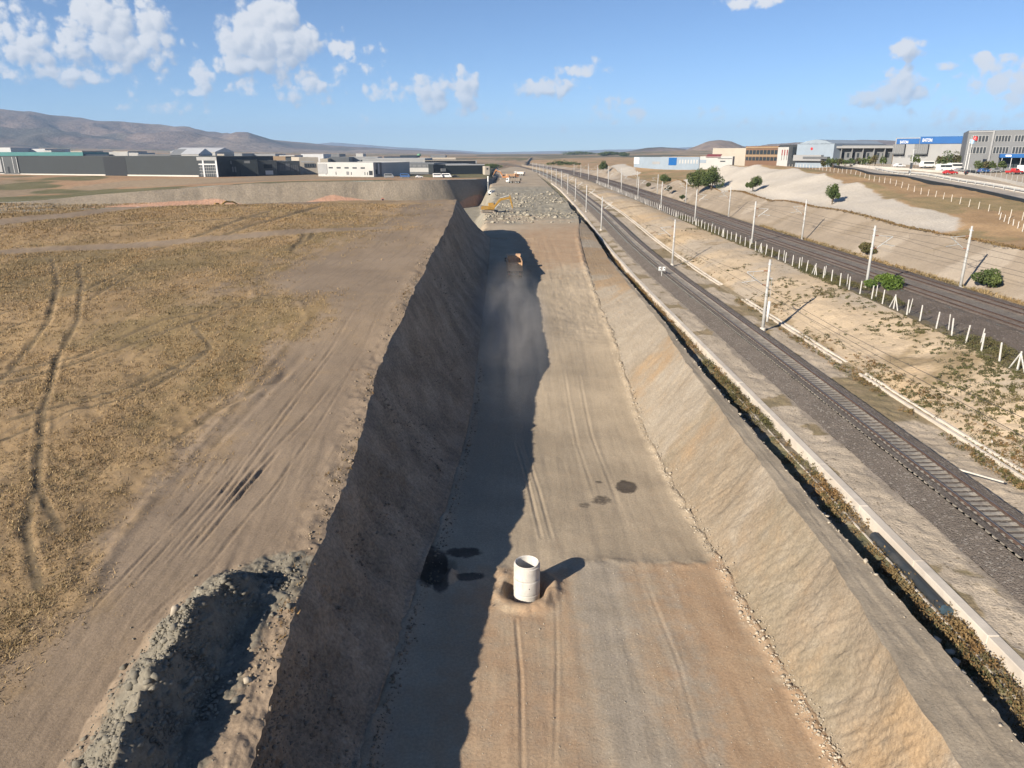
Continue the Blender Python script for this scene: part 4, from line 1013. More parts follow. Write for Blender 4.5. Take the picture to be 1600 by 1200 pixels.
# ------------------------------------------------------------------ manhole
def manhole():
    x, y = PIT_PT; z0 = float(floor_z(np.float64(x), np.float64(y))) - .1
    r = tag(empty('concrete_manhole', (x, y, z0)), 'upright white concrete manhole of stacked rings standing open in the cutting', 'manhole')
    zb = 0.0
    for k, h in enumerate((.92, .92, .95)):
        e = .012 * (k % 2)
        ro, ri = .775 + e, .64
        pr = [(ri, zb + .0), (ro - .03, zb + .0), (ro, zb + .03), (ro, zb + h - .10), (ro - .02, zb + h - .08), (ro - .02, zb + h - .012), (ri + .02, zb + h - .012), (ri, zb + h - .04), (ri, zb)]
        if k == 2: pr = [(ri, zb), (ro - .03, zb), (ro, zb + .03), (ro, zb + h - .16), (ro - .05, zb + h - .13), (ro - .05, zb + h - .03), (ro - .08, zb + h), (ri + .05, zb + h), (ri, zb + h - .05), (ri, zb)]
        o = MB().lathe(pr, 48).build('ring', MATS['ring_concrete'], r, smooth=True); o.location = (random.uniform(-.012, .012), random.uniform(-.012, .012), 0)
        for p in o.data.polygons: p.use_smooth = True
        md = o.modifiers.new('edges', 'EDGE_SPLIT'); md.split_angle = R(35)
        for a in (-1.2, -2.4):
            MB().tube([((ro - .01) * math.cos(a + k), (ro - .01) * math.sin(a + k), zb + h * .55), ((ro + .004) * math.cos(a + k), (ro + .004) * math.sin(a + k), zb + h * .55)], .035, 10).build('lifting_hole', MATS['black'], o)
        zb += h
    b = MB()
    for k in range(6): b.tube([(.62, -.14, .4 + k * .36), (.50, -.14, .4 + k * .36), (.50, .14, .4 + k * .36), (.62, .14, .4 + k * .36)], .014, 5)
    for k in range(6): pass
    q = b.build('step_irons', MATS['dark_steel'], r); q['kind'] = 'stuff'
def stained_concrete():
    m = mat('ring_concrete', (.50, .485, .455), .88, .10, 2.2, bump=.3, bscale=35, dirt=(.33, .29, .235), dirt_amt=.55)
    t = NT(m.node_tree); b = m.node_tree.nodes['Principled BSDF']; src = b.inputs['Base Color'].links[0].from_socket
    mp = t.scale_vec(t.pos(), (5.0, 5.0, .5)); n = t.noise(mp.outputs[0], 1.0, 5, .65)
    t.put(b.inputs['Base Color'], t.mix(t.math('MULTIPLY', t.ramp(n, .52, .72), .55), src, (.27, .235, .19)))
stained_concrete()
manhole()

# ------------------------------------------------------------------ machines
mat('tipper_orange', (.58, .36, .20), .6, .1, 2, dirt=(.42, .33, .25), dirt_amt=.6)
mat('dusty_steel', (.20, .17, .14), .8, .2, 2)
mat('red_lamp', (.45, .02, .015), .4, .05, 5)
def wheel(parent, x, y, r, w, name='wheel'):
    e = link(name, MB().tube([(-w / 2, 0, 0), (-w * .42, 0, 0), (w * .42, 0, 0), (w / 2, 0, 0)], [r * .9, r, r, r * .9], 18).mesh('wheel'), parent, MATS['rubber']); e.location = (x, y, r)
    MB().tube([(-w / 2 - .015, 0, 0), (w / 2 + .015, 0, 0)], r * .5, 12).build('rim', MATS['galvanised'], e)
    return e
def dump_truck(loc, rz, label, body, cab, dust=True, group='trucks at work in the cutting'):
    r = tag(empty('dump_truck', loc, rz), label, 'truck', group)      # length along +y, tail at -y
    c = MB(); c.box(-.42, -.28, -3.6, 3.9, .75, 1.0).box(.28, .42, -3.6, 3.9, .75, 1.0).box(-.9, .9, 3.6, 4.0, .5, .95).box(-1.1, 1.1, -3.75, -3.6, .55, .8)
    c.build('chassis', MATS['dusty_steel'], r)
    w = 1.25; fl = 1.25; tp = 2.75
    t = MB()
    t.box(-w, w, -3.9, 1.9, fl, fl + .12).box(-w, -w + .09, -3.9, 1.9, fl + .12, tp).box(w - .09, w, -3.9, 1.9, fl + .12, tp).box(-w + .09, w - .09, 1.8, 1.9, fl + .12, tp + .35)
    t.hexa([(-w, 1.9, tp + .25), (w, 1.9, tp + .25), (w, 3.0, tp + .40), (-w, 3.0, tp + .40), (-w, 1.9, tp + .35), (w, 1.9, tp + .35), (w, 3.0, tp + .50), (-w, 3.0, tp + .50)])
    for k in range(6):
        yy = -3.4 + k * 1.0; t.box(-w - .08, -w, yy, yy + .12, fl, tp).box(w, w + .08, yy, yy + .12, fl, tp)
    bo = t.build('tipper_body', body, r)
    g = MB().hexa([(-w + .02, -3.98, fl + .05), (w - .02, -3.98, fl + .05), (w - .02, -3.91, fl + .05), (-w + .02, -3.91, fl + .05), (-w + .02, -4.06, tp - .08), (w - .02, -4.06, tp - .08), (w - .02, -3.99, tp - .08), (-w + .02, -3.99, tp - .08)])
    for xx in (-.8, 0, .8): g.box(xx - .05, xx + .05, -4.12, -3.99, fl + .1, tp - .15)
    g.build('tailgate', body, bo)
    k = MB(); k.prism([(2.5, .7), (4.35, .7), (4.4, 1.55), (4.15, 2.75), (2.75, 2.85), (2.5, 2.7)], -1.18, 1.18); cb = k.build('cab', cab, r, bevel=.05)
    MB().hexa([(-1.0, 4.43, 1.65), (1.0, 4.43, 1.65), (1.0, 4.40, 1.64), (-1.0, 4.40, 1.64), (-.95, 4.20, 2.6), (.95, 4.20, 2.6), (.95, 4.17, 2.6), (-.95, 4.17, 2.6)]).build('windscreen', MATS['glass'], cb)
    for s in (-1, 1): MB().box(s * 1.185 - .01, s * 1.185 + .01, 2.95, 3.85, 1.7, 2.5).build('side_window', MATS['glass'], cb); MB().box(s * 1.42 - .1, s * 1.42 + .1, 4.1, 4.2, 1.7, 2.4).build('mirror', MATS['black'], cb)
    for yy in (3.1, 1.4, -1.5, -2.85):
        for s in (-1, 1): wheel(r, s * 1.03, yy, .52, .32 if yy > 1 else .55)
    for s in (-1, 1): MB().box(s * .9 - .16, s * .9 + .16, -3.80, -3.755, .6, .75).build('tail_light', MATS['red_lamp'], r)
    return r
fz = lambda x, y: float(floor_z(np.float64(x), np.float64(y)))
dump_truck((.35, 124, fz(.35, 122)), R(2), 'dusty tipper truck driving away in the shade of the cutting', MATS['tipper_orange'], MATS['white_paint'])

def excavator(loc, rz, label, boom_yaw=0.0, pose=(38, -62, -95), scale=1.0, m=None, folded=False):
    """tracks along local y; the boom points along +y of the upper body, turned by boom_yaw"""
    Y = m or MATS['yellow_paint']
    r = tag(empty('excavator', loc, rz), label, 'excavator', 'earth moving machines'); r.scale = (scale,) * 3
    for s in (-1, 1):
        t = MB(); pr = []
        for k in range(9): a = math.pi / 2 + math.pi * k / 8; pr.append((-1.75 + .45 * math.cos(a), .47 + .45 * math.sin(a)))
        for k in range(9): a = -math.pi / 2 + math.pi * k / 8; pr.append((1.75 + .45 * math.cos(a), .47 + .45 * math.sin(a)))
        t.prism(pr, s * 1.25 - .3, s * 1.25 + .3); tr = t.build('track', MATS['dusty_steel'], r)
        MB().box(s * 1.25 - .2 - .13, s * 1.25 + .33, -1.6, 1.6, .3, .62).build('track_frame', MATS['rubber'], tr)
    MB().box(-.95, .95, -.9, .9, .45, .95).lathe([(0, .95), (.75, .95), (.75, 1.12), (0, 1.12)], 18).build('undercarriage', MATS['dusty_steel'], r)
    up = MB(); up.prism([(-2.6, 1.15), (1.3, 1.15), (1.3, 1.45), (.6, 1.6), (-.3, 2.05), (-2.3, 2.15), (-2.6, 1.9)], -1.35, 1.35)
    u = up.build('upper_body', Y, r, bevel=.04); u.rotation_euler = (0, 0, boom_yaw)
    MB().prism([(-2.85, 1.2), (-2.15, 1.2), (-2.15, 2.3), (-2.75, 2.2)], -1.3, 1.3).build('counterweight', MATS['dusty_steel'], u, bevel=.05)
    cb = MB().prism([(-.2, 1.3), (1.55, 1.3), (1.6, 2.2), (1.2, 2.95), (-.2, 2.95)], -1.36, -.35).build('cab', Y, u, bevel=.04)
    MB().hexa([(-1.3, 1.615, 2.1), (-.42, 1.615, 2.1), (-.42, 1.575, 2.1), (-1.3, 1.575, 2.1), (-1.3, 1.26, 2.85), (-.42, 1.26, 2.85), (-.42, 1.22, 2.85), (-1.3, 1.22, 2.85)]).build('windscreen', MATS['glass'], cb)
    MB().box(-1.385, -1.37, .0, 1.1, 2.0, 2.8).build('side_window', MATS['glass'], cb)
    b1, b2, b3 = [R(a) for a in pose]
    def ln(p, a, L): return (0.25, p[1] + L * math.cos(a), p[2] + L * math.sin(a))
    p0 = (.25, 1.2, 1.6); pm = ln(p0, b1 + .28, 3.0); p1 = ln(pm, b1 - .42, 3.0); p2 = ln(p1, b2, 3.0); p3 = ln(p2, b3, 1.2)
    bm = MB()
    def beam(M, a, b, h0, h1, w):
        a = Vector(a); b = Vector(b); d = (b - a).normalized(); n = Vector((0, -d.z, d.y)); x = Vector((w / 2, 0, 0))
        M.hexa([a - x - n * h0 / 2, a + x - n * h0 / 2, b + x - n * h1 / 2, b - x - n * h1 / 2, a - x + n * h0 / 2, a + x + n * h0 / 2, b + x + n * h1 / 2, b - x + n * h1 / 2])
    beam(bm, p0, pm, .5, .72, .5); beam(bm, pm, p1, .72, .42, .5); bo = bm.build('boom', Y, u, bevel=.03)
    for s in (-.32, .32): MB().tube([(.25 + s, p0[1] + .3, p0[2] - .25), (.25 + s, (p0[1] + pm[1]) / 2 + .7, (p0[2] + pm[2]) / 2 + .1)], .08, 8).build('boom_cylinder', MATS['galvanised'], bo)
    st = MB(); back = ln(p1, b2 + math.pi, .75); beam(st, back, p1, .3, .55, .36); beam(st, p1, p2, .55, .28, .36); sk = st.build('stick', Y, u, bevel=.02)
    q0 = ln(pm, b1 + 1.2, .45); MB().tube([q0, back], .09, 8).build('stick_cylinder', MATS['galvanised'], sk)
    n = Vector((0, -math.sin(b3), math.cos(b3))); dv = Vector((0, math.cos(b3), math.sin(b3))); o3 = Vector(p2)
    prof = [o3, o3 + n * .45 + dv * .15, o3 + n * .35 + dv * 1.0, o3 - n * .15 + dv * 1.35, o3 - n * .75 + dv * 1.15, o3 - n * .7 + dv * 1.05, o3 - n * .2 + dv * 1.15, o3 + n * .2 + dv * .85]
    bk = MB(); bk.prism([(p.y, p.z) for p in prof], -.35, .85); bu = bk.build('bucket', MATS['dusty_steel'], u)
    tt = MB()
    for k in range(5): xx = -.28 + k * .265; e0 = prof[4]; tt.bar((xx, e0.y, e0.z), (xx, e0.y - .26 * n.y, e0.z - .26 * n.z), .07)
    tt.build('teeth', MATS['galvanised'], bu)['kind'] = 'stuff'
    return r
x, y = -6.6, 214.0
excavator((x, y, fz(x, y) - .1), R(70), 'yellow excavator with raised boom digging at the broken rock bench', R(-152), (34, -76, -120), 1.0)

def dozer(loc, rz, label, m=None, scale=1.0):
    Y = m or MATS['yellow_paint']; r = tag(empty('bulldozer', loc, rz), label, 'bulldozer', 'earth moving machines'); r.scale = (scale,) * 3
    for s in (-1, 1):
        t = MB(); t.prism([(-1.7, .5), (-1.4, .05), (1.4, .05), (1.75, .45), (1.4, .8), (-.6, 1.2), (-1.2, 1.1)], s * 1.05 - .27, s * 1.05 + .27); t.build('track', MATS['dusty_steel'], r)
    MB().prism([(-1.5, .5), (1.7, .5), (1.8, 1.6), (.2, 1.75), (.1, 1.5), (-1.5, 1.5)], -.72, .72).build('body', Y, r, bevel=.04)
    c = MB().prism([(-1.1, 1.5), (.1, 1.5), (.0, 2.8), (-1.1, 2.8)], -.75, .75).build('cab', Y, r, bevel=.03)
    MB().box(-.78, .78, -.95, -.15, 1.85, 2.55).build('side_window', MATS['glass'], c)
    MB().prism([(2.3, .1), (2.5, .1), (2.35, .7), (2.55, 1.3), (2.4, 1.3), (2.2, .7)], -1.7, 1.7).build('blade', Y, r)
    MB().bar((-1.0, 0, .6), (-1.2, 2.3, .5), .2).bar((1.0, 0, .6), (1.2, 2.3, .5), .2).build('push_arms', Y, r)
    MB().prism([(-2.6, .2), (-1.6, .6), (-1.6, .9), (-2.7, 1.1)], -.6, .6).build('ripper', MATS['dusty_steel'], r)
    return r
def drill_rig(loc, rz, label):
    r = tag(empty('drill_rig', loc, rz), label, 'drill rig', 'earth moving machines')
    for s in (-1, 1): MB().prism([(-1.6, .45), (-1.3, .05), (1.3, .05), (1.6, .45), (1.3, .85), (-1.3, .85)], s * 1.0 - .25, s * 1.0 + .25).build('track', MATS['dusty_steel'], r)
    MB().box(-1.1, 1.1, -1.9, 1.2, .9, 2.1).build('engine_body', MATS['white_paint'], r, bevel=.06)
    c = MB().prism([(1.2, .9), (2.2, .9), (2.1, 2.4), (1.2, 2.5)], -1.05, -.1).build('cab', MATS['white_paint'], r, bevel=.04)
    MB().box(-.95, -.2, 2.16, 2.2, 1.5, 2.2).build('windscreen', MATS['glass'], c)
    MB().box(.2, .55, 2.2, 2.5, .1, 8.2).box(.1, .65, 2.15, 2.55, 7.9, 8.3).build('mast', MATS['white_paint'], r)
    MB().tube([(.37, 2.62, .1), (.37, 2.62, 6.0)], .06, 8).build('drill_rod', MATS['dark_steel'], r)
    return r
def car(loc, rz, label, m, kind='car', group='vehicles by the factory'):
    """length along +x"""
    r = tag(empty({'car': 'parked_car', 'van': 'parked_van', 'pickup': 'pickup_truck'}[kind], loc, rz), label, {'car': 'car', 'van': 'van', 'pickup': 'pickup'}[kind], group)
    if kind == 'car':
        L, H = 2.15, 1.45; prof = [(-2.15, .35), (2.15, .35), (2.15, .75), (1.85, .88), (.95, .95), (.35, 1.42), (-1.0, 1.45), (-1.75, 1.0), (-2.1, .92)]; W = .88; win = [(-.95, .98, 1.36), (.72, .98, 1.36)]
    elif kind == 'van':
        L, H = 2.9, 2.5; prof = [(-2.9, .4), (2.9, .4), (2.95, 1.0), (2.55, 1.25), (1.9, 2.35), (1.5, 2.5), (-2.85, 2.5), (-2.9, 2.3)]; W = 1.0; win = [(-2.5, 1.45, 2.15), (2.0, 1.45, 2.15)]
    else:
        L, H = 2.6, 1.8; prof = [(-2.6, .5), (2.6, .5), (2.6, 1.0), (1.3, 1.15), (.8, 1.75), (-.5, 1.8), (-.65, 1.1), (-2.6, 1.1)]; W = .92; win = [(-.4, 1.2, 1.65), (.7, 1.2, 1.65)]
    body = MB().prism([(p[0], p[1]) for p in prof], -W, W, 'y')
    b = link('body', None or body.mesh('body', bevel=.05), r, m)
    (xa, za, zb), (xb, _, _) = win
    for s in (-1, 1): MB().box(xa, xb - .25, s * (W + .012) - .012, s * (W + .012) + .012, za, zb).build('side_window', MATS['glass'], b)
    fx = {'car': (.98, .38, .97, 1.40), 'van': (2.48, 1.98, 1.35, 2.25), 'pickup': (1.22, .86, 1.2, 1.7)}[kind]
    MB().hexa([(fx[0] + .05, -W * .85, fx[2]), (fx[0] + .05, W * .85, fx[2]), (fx[0] + .02, W * .85, fx[2]), (fx[0] + .02, -W * .85, fx[2]), (fx[1] + .06, -W * .8, fx[3]), (fx[1] + .06, W * .8, fx[3]), (fx[1] + .03, W * .8, fx[3]), (fx[1] + .03, -W * .8, fx[3])]).build('windscreen', MATS['glass'], b)
    rad = .33 if kind == 'car' else .38
    for xx in (-L * .62, L * .62):
        for s in (-1, 1):
            e = link('wheel', MB().tube([(0, -.1, 0), (0, .1, 0)], rad, 14).mesh('wheel'), r, MATS['rubber']); e.location = (xx, s * (W - .08), rad)
            MB().tube([(0, -.115, 0), (0, .115, 0)], rad * .55, 10).build('rim', MATS['galvanised'], e)
    for s in (-1, 1):
        MB().box(L - .06, L + .025, s * W * .72 - .13, s * W * .72 + .13, .68, .82).build('headlight', MATS['white_paint'], r)
        MB().box(-L - .02, -L + .05, s * W * .75 - .1, s * W * .75 + .1, .72, .9).build('tail_light', MATS['red_lamp'], r)
    return r
mat('car_white', (.72, .72, .72), .35, .04, 1); mat('car_red', (.42, .03, .03), .35, .05, 1); mat('car_black', (.02, .022, .025), .3, .05, 1); mat('car_grey', (.22, .23, .24), .35, .05, 1); mat('car_blue', (.04, .10, .25), .35, .05, 1)
mat('orange_paint', (.36, .16, .06), .5, .1, 2, dirt=(.4, .28, .18)); mat('rust_red', (.38, .13, .09), .6, .12, 2, dirt=(.45, .33, .25))

# machines in the wide excavation and on the bench
def on_floor(u, v, Y): x = wx(u, Y, 0); return (x, Y, fz(x, Y))
excavator((wx(338, 285, 0) , 285, -2.3), R(-58), 'yellow excavator with its arm folded low before the long cut face', R(10), (18, -28, -120), 1.0)
x = wx(767, 330, 0); drill_rig((x, 330, fz(x, 330)), R(160), 'white drill rig with upright mast behind the yellow excavator')
x = wx(727, 212, 1); car((x, 205, fz(x, 205)), R(100), 'small white pickup parked beside the yellow excavator', MATS['car_white'], 'pickup', 'vehicles in the cutting')
car((wx(215, 280, 0), 280, -2.3), R(10), 'white pickup seen small before the long cut face, left of the folded excavator', MATS['car_white'], 'pickup', 'vehicles in the cutting')
dozer((wx(600, 318, 0), 318, -2.3), R(-80), 'rust red bulldozer at the foot of the cut face', MATS['rust_red'])
dump_truck(on_floor(803, 291, 420), R(75), 'tipper truck with white cab farther along the cutting, broadside on', MATS['dusty_steel'], MATS['white_paint'])
dump_truck(on_floor(800, 291, 500), R(-70), 'orange bodied tipper truck among the farthest machines in the cutting', MATS['tipper_orange'], MATS['orange_paint'])
dump_truck(on_floor(812, 291, 560), R(60), 'pale tipper truck parked beyond the orange one near the rails', MATS['pale_concrete'], MATS['white_paint'])
excavator(on_floor(789, 280, 470), R(60), 'small distant orange excavator near the tipper trucks', R(20), (45, -60, -100), 1.1, MATS['orange_paint'])

# ------------------------------------------------------------------ buildings
def wm(name, c, rough=.6, var=.05): return mat(name, c, rough, var, .35, dirt=tuple(v * .72 for v in c), dirt_amt=.25)
for n, c in dict(panel_dark=(.018, .024, .028), panel_black=(.004, .007, .012), panel_grey=(.055, .062, .068), panel_mid=(.145, .152, .16), panel_light=(.26, .265, .27), panel_white=(.39, .39, .38), cream=(.40, .36, .30), tan=(.26, .185, .115), brown_clad=(.16, .095, .062),
                 turquoise=(.07, .22, .22), roof_white=(.50, .51, .52), roof_grey=(.22, .23, .24), blue_clad=(.004, .085, .28), pale_blue=(.23, .28, .335), red_roof=(.22, .05, .05), plinth=(.48, .46, .42), win_dark=(.02, .028, .036), shade_grey=(.10, .108, .118), navy=(.018, .032, .055), sand_clad=(.36, .325, .27)).items(): wm(n, c)
M = MATS
def building(name, label, u0, u1, Y0, Y1, vt, depth, wall, roof, feats=(), vb=None, cat='building', parapet=.35, group='factories', gable=0.0, ground=None):
    """box building whose front runs from photo column u0 (depth Y0) to u1 (depth Y1); its top sits at row vt on the left corner"""
    zt = wz(vt, Y0); x0, x1 = wx(u0, Y0, zt), wx(u1, Y1, zt)
    zb = wz(vb, Y0) if vb else float((ground or plain_z)(np.float64((x0 + x1) / 2), np.float64((Y0 + Y1) / 2)))
    ang = math.atan2(Y1 - Y0, x1 - x0); L = math.hypot(x1 - x0, Y1 - Y0); Hh = zt - zb
    r = tag(empty(name, (x0, Y0, zb), ang), label, cat, group)
    w = MB().box(0, L, 0, depth, -3.0, Hh); w.build('wall', wall, r)
    if gable:
        MB().prism([(-.3, Hh + .003), (depth + .3, Hh + .003), (depth + .3, Hh + .2), (depth / 2, Hh + gable), (-.3, Hh + .2)], -.3, L + .3).build('roof', roof, r)
    else:
        rf = MB().box(.25, L - .25, .25, depth - .25, Hh + .003, Hh + .12).build('roof', roof, r)
        p = MB(); p.box(0, L, 0, .22, Hh + .003, Hh + parapet).box(0, L, depth - .22, depth, Hh + .003, Hh + parapet).box(0, .22, .22, depth - .22, Hh + .003, Hh + parapet).box(L - .22, L, .22, depth - .22, Hh + .003, Hh + parapet)
        p.build('parapet', wall if parapet > .3 else roof, rf)
    for f in feats:
        nm, a, b, c, d, mt = f[:6]; pr = f[6] if len(f) > 6 else .10
        MB().box(a * L, b * L, -pr, .0 - .002, c * Hh, d * Hh).build(nm, mt, r)
    r['_L'] = L; r['_H'] = Hh
    return r
def windows(n, a, b, c, d, fill=.72, mt=None, nm='window', pr=.10):
    s = (b - a) / n; return [(nm, a + s * k + s * (1 - fill) / 2, a + s * k + s * (1 + fill) / 2, c, d, mt or M['win_dark'], pr) for k in range(n)]
def ufr(u0, u1): return lambda u: (u - u0) / (u1 - u0)

# left, near: the long dark hall
q = ufr(-60, 338)
feats = [('plinth', 0, q(171), -.02, .075, M['plinth'], .22), ('plinth', q(205), q(310), -.02, .07, M['plinth'], .22), ('recess_panel', q(171), q(205), .0, .985, M['panel_black'], .06),
         ('stair_block', q(8), q(34), .06, 1.0, M['panel_grey'], .5), ('ribbed_panel', q(-30), q(6), .15, 1.0, M['panel_light'], .3), ('door', q(16), q(19), .1, .45, M['panel_black'], .62)]
feats += [('downpipe', q(u), q(u + .6), .1, .98, M['roof_white'], .58) for u in (10, 26, 33)]
feats += [('glazing', q(312), q(338), .0, .80, M['win_dark'], .05), ('fascia', q(310), q(338), .82, 1.0, M['panel_light'], .25)]
feats += [('column', q(317.5), q(319.5), -.03, .82, M['roof_white'], .35), ('column', q(335.8), q(338), -.03, .82, M['roof_white'], .35), ('beam', q(312), q(335.8), .60, .66, M['roof_white'], .3)]
feats += [('mullion', q(u), q(u + .35), .02, .6, M['panel_light'], .12) for u in (314, 316, 322, 325, 328, 331, 333.5)]
feats += [('transom', q(312), q(335.8), z, z + .02, M['panel_light'], .14) for z in (.15, .3, .45)]
building('factory_hall', 'long dark grey factory hall with white plinth and glazed entrance at its right end', -60, 338, 505, 452, 244.6, 60, M['panel_dark'], M['roof_grey'], feats, vb=272.5)
q = ufr(340, 402)
building('factory_hall', 'dark charcoal factory block right of the glazed entrance', 340, 402, 462, 470, 250.5, 45, M['panel_dark'], M['roof_white'],
         [('rooflight_panel', q(351), q(361), .78, .97, M['panel_mid'], .1), ('rooflight_panel', q(381), q(390), .82, .97, M['panel_mid'], .1), ('doorway', q(357), q(359), .0, .4, M['panel_black'], .1), ('doorway', q(372), q(374), .0, .42, M['panel_black'], .1)] + windows(4, q(352), q(368), .3, .62, .6, M['shade_grey']), vb=277)
q = ufr(402, 432)
building('factory_hall', 'charcoal workshop with a white loading door and black upper window', 402, 432, 474, 480, 251.5, 40, M['panel_grey'], M['roof_grey'], [('window', q(411), q(424), .52, .78, M['panel_black'], .08), ('loading_door', q(413), q(425), .12, .38, M['roof_white'], .12)], vb=276)
q = ufr(431, 468)
building('office_block', 'grey glazed office with light mullions beside the charcoal workshop', 431, 468, 484, 492, 252.5, 40, M['panel_grey'], M['roof_white'],
         [('panel', q(446), q(452), .35, .85, M['panel_mid'], .1)] + windows(5, q(433), q(446), .3, .75, .75, M['shade_grey']) + windows(4, q(453), q(466), .3, .75, .75, M['shade_grey']), vb=274)
q = ufr(467, 497)
building('office_block', 'cream office block with a dark glass bay between grey and white halls', 467, 497, 520, 525, 246.5, 50, M['cream'], M['roof_white'], [('glass_bay', q(474), q(491), .42, .66, M['shade_grey'], .4), ('light_band', q(470), q(490), .72, .8, M['panel_white'], .1)] + windows(4, q(475), q(490), .44, .62, .6, M['win_dark'], pr=.45), vb=272)
q = ufr(496, 583)
feats = [('window', q(u), q(u + 6.5), .54, .66, M['win_dark'], .08) for u in (513.5, 526, 538.5, 551, 563.5)]
feats += [('door', q(u), q(u + 1.2), .02, .26, M['panel_grey'], .08) for u in (508, 524, 548, 569, 573)] + [('loading_door', q(576), q(581.5), .02, .38, M['panel_black'], .1), ('end_panel', 0, q(511), .1, .93, M['panel_light'], .2), ('loading_door', q(541), q(545), .02, .3, M['panel_mid'], .08)]
building('factory_hall', 'white factory hall with a row of five small dark windows', 496, 583, 470, 455, 254.5, 45, M['panel_white'], M['roof_white'], feats, vb=273)
building('factory_hall', 'narrow grey end block at the right of the white hall', 583.5, 596, 456, 462, 254.6, 40, M['panel_mid'], M['roof_grey'], [('panel', .55, .7, .0, .95, M['roof_white'], .1), ('doorway', .1, .4, .0, .4, M['panel_dark'], .1)], vb=272)
q = ufr(597, 678)
building('factory_hall', 'grey over white shed with a dark doorway behind the parked lorries', 597, 678, 520, 515, 255.5, 40, M['shade_grey'], M['roof_grey'], [('lower_wall', 0, 1, .0, .5, M['panel_white'], .12), ('doorway', q(615.5), q(619.5), .0, .5, M['panel_black'], .2)] + windows(10, .03, .95, .62, .86, .7, M['panel_mid']), vb=268.5)
q = ufr(677, 757)
building('factory_hall', 'dark blue grey hall with a bright white roof edge near the excavation', 677, 757, 505, 520, 257.5, 40, M['panel_dark'], M['roof_white'], [('black_bay', 0, q(692), .0, .95, M['panel_black'], .1), ('roof_edge', q(696), 1, .90, 1.04, M['roof_white'], .2), ('porch', q(688), q(695), .0, .45, M['panel_mid'], 1.5)], vb=268)
building('factory_hall', 'black long hall behind the dark blue grey hall', 662, 745, 640, 650, 250.8, 60, M['panel_black'], M['cream'], [('end_panel', .975, 1.0, .0, 1.0, M['panel_light'], .2), ('roof_edge', .0, 1.0, .93, 1.03, M['cream'], .15)], vb=259)
building('factory_hall', 'pale long hall with a dark window band behind the grey shed', 566, 664, 640, 640, 248.0, 60, M['panel_light'], M['roof_white'], windows(14, .03, .97, .22, .5, .7), vb=259)
building('site_hut', 'small cream hut at the right end of the dark halls', 758, 765, 505, 506, 260.5, 6, M['cream'], M['roof_white'], [('window', .3, .7, .3, .7, M['win_dark'], .05)], vb=267)
